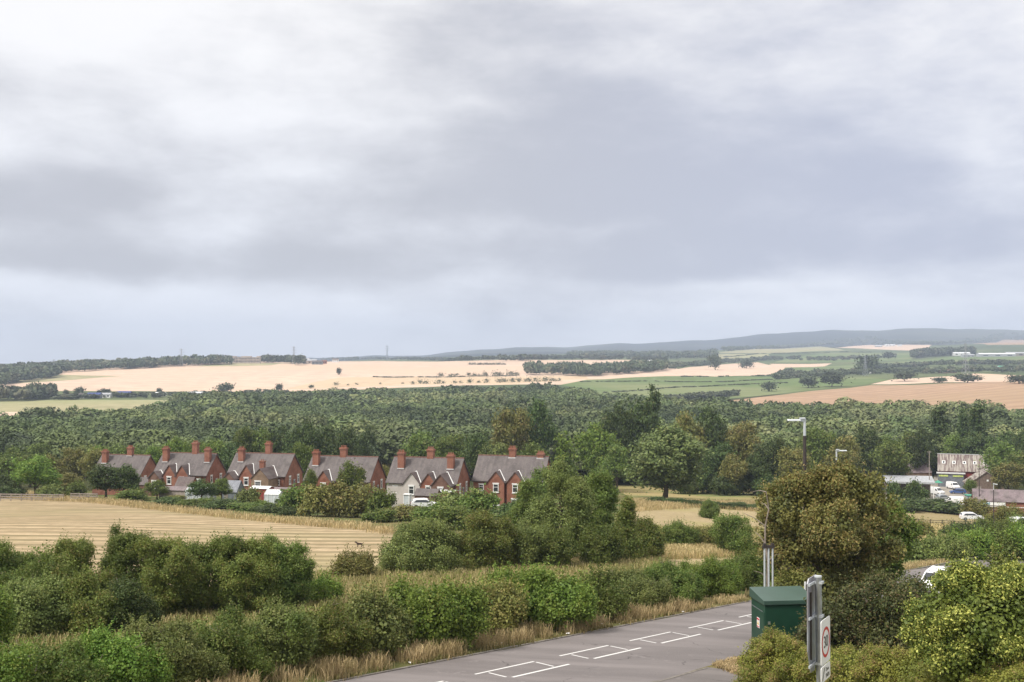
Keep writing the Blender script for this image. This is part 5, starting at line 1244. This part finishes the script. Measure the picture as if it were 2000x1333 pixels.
# ================================================================== NEAR VEGETATION (each built for its place)
def near(px, D, ytop, wpx, kind, m, label, leaf=.15, ns=3500, nl=8, nlump=46, shoots=250, cat='bush', name='bush', group=None, trunk=False, loc=None, depth=1., core=.25, dz=0., f0=.25, f1=.45, tr=.022):
    p = Vector(loc) if loc is not None else on(px, D); D = p.y; p.z += dz
    h = zat(ytop, D) - p.z; w = wpx * D / F; g = nrng(abs(int(px * 7 + D)) + 1); B = crown_blobs(g, kind, h, w); B[:, 1] *= depth; B[:, 4] *= depth
    me, L = foliage_mesh('crown' if trunk else name, g, B, m, nlump, ns, leaf, nl, leaf * 1.25, zmin=-.1, shoots=shoots, core=core, f0=f0, f1=f1)
    if trunk:
        o = empty(name, p); link('crown', me, o); link('trunk', trunk_mesh('trunk', g, B, h, h * tr, nb=10), o)
    else: o = link(name, me, None, p)
    if D < 75 and not trunk and leaf < .13:
        q = MB()
        for i in range(16):
            b = L[g.integers(len(L))]
            if b[2] < h * .5: continue
            s0 = Vector(b[:3].tolist()); dr = Vector((g.normal() * .5, g.normal() * .5, 1.)).normalized(); ln = float(b[5]) * g.uniform(1.2, 1.75)
            e = s0 + dr * ln; q.path([s0, s0.lerp(e, .5) + Vector((g.normal() * .05, 0, 0)), e], [.022, .016, .007], 4)
            for k in range(3):
                m_ = s0.lerp(e, g.uniform(.45, .9)); q.path([m_, m_ + Vector((g.normal() * .22, g.normal() * .2, g.uniform(.08, .3)))], [.012, .005], 4)
        if q.v: tag(q.build('twigs', 'dead_wood', o), kind='stuff')
    return tag(o, label, cat, group)
def side(px, c):   # distance at which the line c metres from the centre marking crosses picture column px
    u = ray(px, 700)[0]; x0 = P1[0] + RC[0] * c; y0 = P1[1] + RC[1] * c; s = (u * y0 - x0) / (RD[0] - u * RD[1]); return y0 + RD[1] * s
RG = 'roadside hedge bushes left of the road'
for px, c, yt, w, m, ns, lb in [
 (-20, -5.2, 1268, 190, 'leaf_bright', 3000, 'light green hedge bush cut by the lower left corner'),
 (90, -5.0, 1262, 210, 'leaf_mid', 3600, 'mid green hedge bush at the lower left'),
 (215, -5.2, 1240, 210, 'leaf_bright', 3600, 'fresh green hedge bush with yellowish shoots, lower left'),
 (335, -5.0, 1225, 200, 'leaf_grey', 3600, 'grey green hedge bush left of the dry grass verge'),
 (440, -5.3, 1205, 190, 'leaf_mid', 3600, 'mid green hedge bush above the start of the dry verge'),
 (540, -5.2, 1190, 180, 'leaf_grey', 3200, 'dull grey green hedge bush with twiggy top'),
 (630, -5.2, 1182, 170, 'leaf_hawthorn', 3000, 'brownish green hedge bush above the dry verge'),
 (715, -5.2, 1180, 150, 'leaf_grey', 3000, 'grey green hedge bush left of the glossy dark green bush'),
 (845, -4.9, 1143, 200, 'leaf_bright', 4600, 'glossy green leafy bush bulging toward the road, left of two'),
 (950, -5.4, 1158, 150, 'leaf_olive', 2800, 'olive bush between the two glossy green bushes'),
 (1055, -5.0, 1122, 200, 'leaf_bright', 4600, 'glossy green leafy bush bulging toward the road, right of two'),
 (1150, -5.2, 1138, 140, 'leaf_mid', 2800, 'mid green hedge bush right of the glossy bushes'),
 (1235, -5.4, 1122, 150, 'leaf_grey', 2800, 'grey green hedge bush before the mown strip'),
 (1310, -5.4, 1106, 140, 'leaf_mid', 2800, 'mid green hedge bush with upright shoots'),
 (1385, -5.4, 1096, 130, 'leaf_bright', 2800, 'fresh green hedge bush nearest the green cabinet'),
 (1450, -5.6, 1082, 120, 'leaf_mid', 2600, 'green hedge bush just left of the upright pipes'),
 (1530, -6.0, 1085, 110, 'leaf_mid', 2200, 'green hedge bush behind the upright pipes')]:
    near(px, side(px, c), yt, w, 'bush', m, lb, leaf=.135 if 'glossy' in lb else .08, ns=int(ns * (1.2 if 'glossy' in lb else 1.7)), nl=10, group=RG, shoots=420, depth=.8)
HG = 'hawthorn bushes along the near edge of the stubble field'
for px, D, yt, w, m, lb in [
 (30, 61, 1062, 180, 'leaf_mid', 'hawthorn bush at the left edge with drooping green sprays'), (135, 64, 1058, 170, 'leaf_hawthorn', 'brownish topped hawthorn bush, second from the left'),
 (60, 55, 1130, 150, 'leaf_grey', 'lower grey green hawthorn in front at the left'), (170, 56, 1125, 130, 'leaf_hawthorn', 'lower yellowish hawthorn left of the dark gap'), (265, 66, 1030, 140, 'leaf_mid', 'tall green hawthorn whose tip stands highest over the field'),
 (335, 64, 1048, 150, 'leaf_hawthorn', 'broad brown green hawthorn in the middle of the clump'), (415, 66, 1036, 150, 'leaf_mid', 'tall green hawthorn right of the broad brown one'), (480, 65, 1052, 140, 'leaf_hawthorn', 'olive topped hawthorn with twiggy grey top'),
 (545, 67, 1045, 130, 'leaf_mid', 'rightmost tall hawthorn of the clump by the stubble field'), (245, 57, 1135, 120, 'leaf_dark', 'shaded low bush in the dark gap between the hawthorns'), (-20, 50, 1150, 80, 'leaf_bright', 'light green bush tip entering at the left edge')]:
    near(px, D, yt, w, 'bush', m, lb, leaf=.092, ns=7500, nl=9, group=HG, nlump=60, shoots=260, f0=.16, f1=.36)
near(625, 70, 1138, 80, 'bush', 'leaf_bright', 'low bright bush right of the hawthorn clump', leaf=.12, ns=1500, group=HG)
near(690, 84, 1084, 90, 'bush', 'leaf_olive', 'small olive bush on the field side left of the big round bush', leaf=.13, ns=1800, group=HG)
BG = 'big bushes at the right end of the stubble field'
for px, D, yt, w, kd, m, lb, tk in [
 (822, 88, 1016, 170, 'bush', 'leaf_grey', 'big rounded grey green bush at the right corner of the stubble field', False), (950, 90, 1003, 130, 'bush', 'leaf_hawthorn', 'big brown green hawthorn with a rounded dark front, right of the grey green one', False),
 (1030, 92, 1018, 100, 'bush', 'leaf_grey', 'greyish bush between the big hawthorn and the tall leafy tree', False), (1095, 97, 915, 150, 'ragged', 'leaf_grey', 'tall loose leafy tree rising right of the sixth house', True),
 (1165, 103, 925, 104, 'ragged', 'leaf_mid', 'tall green tree behind the loose leafy tree', True), (1035, 118, 938, 84, 'ragged', 'leaf_mid', 'dark leafy tree covering the sixth house front', True), (1085, 92, 1040, 90, 'bush', 'leaf_mid', 'mid green bush at the foot of the tall loose tree', False),
 (1172, 95, 1022, 84, 'bush', 'leaf_mid', 'green bush right of the tall loose tree foot', False), (1225, 100, 975, 70, 'cone', 'leaf_hawthorn', 'pointed yellow green shrub right of the tall trees', False), (1262, 104, 1012, 66, 'bush', 'leaf_hawthorn', 'brownish bush at the end of the thicket', False),
 (1325, 120, 1022, 80, 'bush', 'leaf_mid', 'low dark bush left in the hedge below the far mown strip', False), (1372, 122, 1030, 60, 'bush', 'leaf_olive', 'low olive bush middle in the hedge below the far mown strip', False), (1432, 116, 1000, 100, 'bush', 'leaf_mid', 'rounded bush right in the hedge beside the brown tree', False),
 (1385, 200, 978, 40, 'bush', 'leaf_mid', 'small round bush in the grass below the dry pasture', False)]:
    near(px, D, yt, w, kd, m, lb, leaf=.125, ns=6500 if w > 100 else 3600, nl=8, group=BG, trunk=tk, name='leafy_tree' if tk else 'bush', cat='tree' if tk else 'bush', nlump=60, shoots=160, f0=.16, f1=.38)
# hedge bushes below the dry pasture (dark line at y 985)
for i in range(8):
    tree(1280 + i * 34, 228, 985 - (i % 3) * 2, 44, 'bushdark', 'low dark bush in the clipped line below the dry pasture', group='alike low bushes in the line below the dry pasture')
for i in range(9):
    tree(1325 + i * 28, 291 + (i % 3) * 4, 915 + (i % 4) * 5, 46, 'bushdark', 'dark shrub in the shaded line along the far edge of the dry pasture', group='alike dark shrubs under the trees at the pasture edge')
# brown roadside tree
def pxplant(name, D, px0, blobs, m, label, cat, leaf, ns, nl, nlump, shoots, trunk=False, f0=.2, f1=.36, thick=.8, spread=1.25, core=.3, dzb=0.):
    """a plant shaped from lobes given by their outline in elevation, with real depth and radius at distance D"""
    g = nrng(int(px0)); p = on(px0, D); B = []
    for px, py, r in blobs:
        rr = r * D / F; y = g.normal() * .45 * rr * 1.5
        B.append(((px - px0) * D / F, y, zat(py, D) - p.z, rr, rr * g.uniform(.85, 1.15), rr * .92))
    B = np.array(B); me, L = foliage_mesh('crown' if trunk else name, g, B, m, nlump, ns, leaf, nl, leaf * spread, zmin=-.1, shoots=shoots, core=core, f0=f0, f1=f1)
    if trunk:
        o = empty(name, p); link('crown', me, o); h = (B[:, 2] + B[:, 5]).max(); link('trunk', trunk_mesh('trunk', g, B, h, h * .026, nb=14), o)
    else: o = link(name, me, None, p)
    return tag(o, label, cat)
pxplant('roadside_tree', 58, 1640, [(1568, 965, 36), (1630, 958, 40), (1692, 965, 34), (1540, 1012, 30), (1606, 1025, 52), (1676, 1038, 50), (1722, 1022, 24), (1556, 1076, 34), (1636, 1102, 50), (1700, 1098, 34), (1596, 1145, 38), (1655, 1160, 38), (1542, 955, 18), (1665, 932, 20), (1602, 930, 16), (1738, 978, 12), (1712, 936, 12), (1745, 1070, 16), (1515, 995, 13), (1750, 1020, 12), (1640, 922, 12)],
        'leaf_maple', 'large rusty brown green tree beside the road behind the cabinet', 'tree', .125, 15000, 9, 64, 420, True, .24, .44)
pxplant('roadside_tree', 60, 1525, [(1510, 985, 20), (1525, 1020, 26), (1505, 1040, 18), (1535, 1060, 28), (1515, 1085, 20), (1545, 1100, 30), (1520, 960, 12), (1498, 1005, 10)], 'leaf_maple', 'slim rusty tree at the left side of the large brown tree', 'tree', .14, 1800, 9, 30, 160, True)
pxplant('roadside_tree', 66, 1745, [(1735, 1010, 22), (1760, 1040, 26), (1740, 1070, 34), (1725, 1120, 30)], 'leaf_mid', 'green tree at the right side of the large brown tree', 'tree', .14, 2400, 9, 34, 160, True)
near(1700, 48, 1140, 215, 'bush', 'leaf_brown', 'dark brownish green thicket behind the road sign', leaf=.12, ns=6500, nlump=80, shoots=300)
near(1778, 50, 1132, 110, 'bush', 'leaf_brown', 'dark brown bush between the thicket and the yellow leaved bush', leaf=.12, ns=3500, nlump=50, shoots=150)
near(1610, 47, 1165, 90, 'bush', 'leaf_brown', 'dark bush right behind the green cabinet', leaf=.12, ns=2500, nlump=40, shoots=150)
near(1545, 57, 1112, 100, 'bush', 'leaf_olive', 'olive bush behind the pipes and the cabinet', leaf=.12, ns=2500, nlump=40, shoots=150)
pxplant('bush', 34, 1900, [(1822, 1190, 46), (1815, 1245, 42), (1868, 1160, 44), (1900, 1215, 95), (1980, 1200, 95), (1940, 1152, 46), (1855, 1275, 60), (1960, 1280, 85), (2050, 1200, 95), (1890, 1140, 34), (2000, 1140, 44), (1800, 1215, 26), (1832, 1150, 34), (1862, 1138, 26)],
        'leaf_variegated', 'large bush with yellow edged leaves at the lower right', 'bush', .085, 15000, 9, 120, 250, f0=.16, f1=.28, spread=1.1)
near(1955, 36.2, 1094, 170, 'bush', 'leaf_hawthorn', 'brownish topped bush rising behind the yellow leaved bush', leaf=.09, ns=4500, nlump=60, shoots=400)
near(2030, 37, 1104, 150, 'bush', 'leaf_hawthorn', 'brown green bush at the right edge behind the yellow leaved bush', leaf=.09, ns=3000, nlump=50, shoots=300)
# clipped hedge in front of the cabinet
B = []; g = nrng(8); base = on(1600, 40)
for px, yt, D, rr in [(1474, 1243, 42.6, .72), (1505, 1234, 42.2, .9), (1548, 1248, 41.4, 1.0), (1595, 1264, 40.4, 1.0), (1640, 1262, 39.6, 1.0), (1690, 1262, 38.6, 1.1), (1745, 1268, 37.6, 1.1), (1800, 1276, 36.4, 1.1), (1850, 1290, 35, 1.0), (1900, 1300, 33.8, 1.0), (1950, 1308, 32.6, 1.0), (2010, 1314, 31.4, 1.1)]:
    p = on(px, D); zt = zat(yt, D); hh = zt - p.z; B.append((p.x - base.x, p.y - base.y, p.z + hh * .5 - base.z, rr, rr * .95, hh * .52))
B = np.array(B); me, L = foliage_mesh('hedge', g, B, 'leaf_privet', 190, 24000, .055, 9, .055, zmin=-6, shoots=300, core=.35, f0=.18, f1=.30, flat=.6)
tag(link('hedge', me, None, base), 'clipped yellow green and russet hedge in rounded mounds before the green cabinet', 'hedge')
# bare thin tree
p = on(1497, 56.5); q = MB(); g = nrng(6); ztp = zat(962, 56.5) - p.z
pts = [(g.normal() * .10, g.normal() * .1, ztp * i / 9) for i in range(10)]; q.path([(0, 0, -.2)] + pts[1:], [.10 - .0085 * i for i in range(10)], 7)
for i in range(3, 10):
    a = g.uniform(0, 6.28); b = Vector(pts[i]); L_ = g.uniform(.6, 1.5); e = b + Vector((math.cos(a) * L_, math.sin(a) * L_ * .5, L_ * g.uniform(-.1, .6))); q.path([b, b.lerp(e, .5) + Vector((0, 0, .08)), e], [.035, .022, .008], 5)
tag(q.build('dead_tree', 'dead_wood', None, p), 'thin bare leafless tree stem left of the large brown tree', 'tree')
# right hand hedges
for px, D, yt, w, m, lb in [(1790, 112, 1060, 95, 'leaf_grey', 'grey green hedge bush right of the large brown tree'), (1850, 116, 1052, 80, 'leaf_grey', 'grey green bush left of the fresh green hedge'), (1895, 118, 1042, 90, 'leaf_bright', 'fresh green hedge bush behind the yellow leaved bush, left'),
 (1950, 120, 1036, 90, 'leaf_mid', 'deep green hedge bush behind the yellow leaved bush, middle'), (2000, 120, 1028, 80, 'leaf_bright', 'fresh green hedge bush behind the yellow leaved bush, right'), (1700, 138, 1003, 76, 'leaf_mid', 'green bush right of the brown tree crown'),
 (1745, 144, 1012, 60, 'leaf_dark', 'dark low bush before the paddock'), (1790, 158, 1024, 60, 'leaf_olive', 'olive tuft before the paddock'), (1880, 168, 1026, 90, 'leaf_dark', 'dark low bush under the white estate car'), (1940, 176, 1020, 80, 'leaf_mid', 'bush right of the white estate car'),
 (1962, 200, 987, 70, 'leaf_olive', 'olive round bush beside the thin street lamp'), (1845, side(1845, -5.5), 1090, 90, 'leaf_mid', 'green roadside bush behind the white car'), (1915, side(1915, -5.5), 1085, 100, 'leaf_grey', 'grey green roadside bush right of the white car'), (1990, side(1990, -5.5), 1082, 100, 'leaf_mid', 'green roadside bush at the right edge behind the yellow leaved bush'),
 (1990, 190, 1010, 60, 'leaf_mid', 'green bush at the right edge by the paddock')]:
    near(px, D, yt, w, 'bush', m, lb, leaf=.2, ns=1900, nl=8, nlump=40, shoots=120, group='bushes along the lane on the right')
# ================================================================== GRASSES
def grass(name, label, P, hmin, hmax, m, wb=.03, lean=.35, seed=1, blades=7, spread=.12):
    g = nrng(seed); N = len(P); Q = np.repeat(P, blades, 0); M = len(Q)
    Q = Q + np.stack([g.normal(size=M) * spread, g.normal(size=M) * spread, np.zeros(M)], 1)
    h = g.uniform(hmin, hmax, (M, 1)); a = g.uniform(0, 6.28, M); d = np.stack([np.cos(a), np.sin(a), np.zeros(M)], 1); s = np.stack([-np.sin(a), np.cos(a), np.zeros(M)], 1)
    ln = g.uniform(.1, 1, (M, 1)) * lean * h; up = np.array([0, 0, 1.])
    w = wb * g.uniform(.6, 1.3, (M, 1)); mid = Q + up * h * .55 + d * ln * .3; tip = Q + up * h + d * ln
    V = np.stack([Q - s * w / 2, Q + s * w / 2, mid + s * w * .42, mid - s * w * .42, mid - s * w * .42, mid + s * w * .42, tip + s * w * .35, tip - s * w * .35], 1).reshape(-1, 3)
    T = np.repeat(np.repeat(g.random(N), blades), 8)
    return tag(link(name, npmesh(name, V, np.arange(M * 8).reshape(-1, 4), m, T)), label, None, None, 'stuff')
def roadstrip(n, s0, s1, c0, c1, seed):
    g = nrng(seed); s = g.uniform(s0, s1, n); c = c0 + (c1 - c0) * g.random(n) ** 1.3
    x = P1[0] + RD[0] * s + RC[0] * c; y = P1[1] + RD[1] * s + RC[1] * c
    k = (np.sin(s * 1.1) + np.sin(s * 2.7 + 1) + g.normal(size=n) * .6) > -.15
    x = x[k]; y = y[k]; return np.stack([x, y, H(x, y)], 1)
grass('dry_grass', 'tall straw coloured dry grass on the verge between hedge and road', roadstrip(4300, -20, 24, -2.85, -5.0, 5), .2, .72, 'straw', .017, .7, 2, 8)
grass('dry_grass', 'low dry grass at the foot of the far roadside hedge', roadstrip(2600, 20, 75, -2.8, -4.4, 6), .1, .4, 'straw', .025, .6, 3, 7)
grass('verge_weeds', 'short green and brown weeds along the road edge', roadstrip(2600, -20, 60, -2.62, -3.5, 7), .06, .22, 'grass_blade', .03, .8, 3, 8, .08)
def region(n, poly, seed, dmin=4):
    g = nrng(seed); Q = [at(a, b, dmin) for a, b in poly]; Q = [(p.x, p.y) for p in Q]; xs = [p[0] for p in Q]; ys = [p[1] for p in Q]; out = []
    while len(out) < n:
        x = g.uniform(min(xs), max(xs)); y = g.uniform(min(ys), max(ys))
        if pip(Q, x, y): out.append((x, y))
    A = np.array(out); return np.stack([A[:, 0], A[:, 1], H(A[:, 0], A[:, 1])], 1)
grass('rough_grass', 'rough tussocky grass between the roadside hedge and the hawthorns', region(9000, [(-60, 1240), (300, 1215), (620, 1130), (760, 1125), (900, 1130), (1120, 1110), (1300, 1100), (1300, 1140), (1000, 1175), (600, 1230), (200, 1290), (-60, 1320)], 21), .25, .8, 'grass_blade', .035, .6, 5, 9, .22)
grass('dry_grass', 'tall dry reddish grass along the mown strip', region(5200, [(1000, 1120), (1090, 1100), (1250, 1080), (1490, 1066), (1490, 1084), (1290, 1094), (1100, 1116), (1010, 1140)], 22), .25, .75, 'straw', .04, .5, 6, 7, .3)
grass('dry_grass', 'dry grass margin along the far edge of the stubble field', region(4200, [(-40, 962), (60, 964), (170, 974), (300, 988), (420, 1002), (560, 1016), (700, 1026), (770, 1036), (770, 1046), (700, 1036), (560, 1024), (420, 1010), (170, 982), (-40, 972)], 23), .25, .75, 'straw', .07, .5, 7, 6, .5)
grass('dry_grass', 'dry pale grass patch right of the brown tree', region(3000, [(1700, 1050), (1760, 1030), (1860, 1028), (1900, 1045), (1850, 1060), (1760, 1075), (1700, 1090)], 24), .4, 1.1, 'straw', .07, .4, 8, 6, .4)
grass('dry_grass', 'tall dry grass beside the round pasture tree', region(2600, [(1230, 980), (1500, 982), (1500, 1002), (1380, 992), (1240, 1000)], 25), .3, .8, 'straw', .07, .4, 9, 6, .5)
grass('rough_grass', 'rough grass on the bank between the hedge and the camera side', region(5000, [(1500, 1325), (1700, 1300), (2040, 1300), (2040, 1333), (1500, 1333)], 26), .1, .3, 'grass_blade', .02, .6, 10, 8, .1)
grass('rough_grass', 'green and straw grass of the field banks in the middle distance', region(9000, [(1240, 1040), (1480, 1036), (1500, 1066), (1300, 1078), (1150, 1090)], 27), .25, .7, 'grass_blade', .07, .6, 12, 6, .4)
grass('dry_grass', 'dry leaf litter and straw at the left foot of the clipped hedge', region(1300, [(1395, 1300), (1440, 1288), (1465, 1300), (1475, 1330), (1440, 1318)], 28), .04, .16, 'straw', .03, 1.2, 14, 8, .1)
# leaf litter and rubbish by the kerb
g = nrng(31)
for i in range(12):
    s = g.uniform(-8, 26); c = -2.75 - g.random() * .7; x, y, z = roadpt(s, c); q = MB(); n_ = 7; r_ = g.uniform(.05, .11)
    q.add([(0, 0, .06)] + [(math.cos(k * .9) * r_ * g.uniform(.6, 1.3), math.sin(k * .9) * r_ * g.uniform(.6, 1.3), g.uniform(.0, .07)) for k in range(n_)], [(0, k + 1, (k + 1) % n_ + 1) for k in range(n_)])
    tag(q.build('litter', 'plate_white', None, (x, y, Hs(x, y) + .03)), 'crumpled scrap of white litter at the foot of the dry verge', 'litter', 'alike scraps of white litter on the verge')
# ================================================================== HAZE
def haze():
    m = bpy.data.materials.new('haze'); m.use_nodes = True; t = NT(m.node_tree); o = t.new('ShaderNodeOutputMaterial'); v = t.new('ShaderNodeVolumePrincipled')
    v.inputs['Color'].default_value = (.69, .80, 1, 1); v.inputs['Density'].default_value = HAZE; v.inputs['Anisotropy'].default_value = -.1
    t.l.new(v.outputs[0], o.inputs['Volume']); MATS['haze'] = m
    q = MB(); z0_, z1_ = -110., 300.; q.box(0, 5000, (z0_ + z1_) / 2, 30000, 10900, z1_ - z0_); tag(q.build('haze', 'haze'), 'thin pale haze filling the air over the valley', None, None, 'stuff')
HAZE = 1.2e-4
haze()
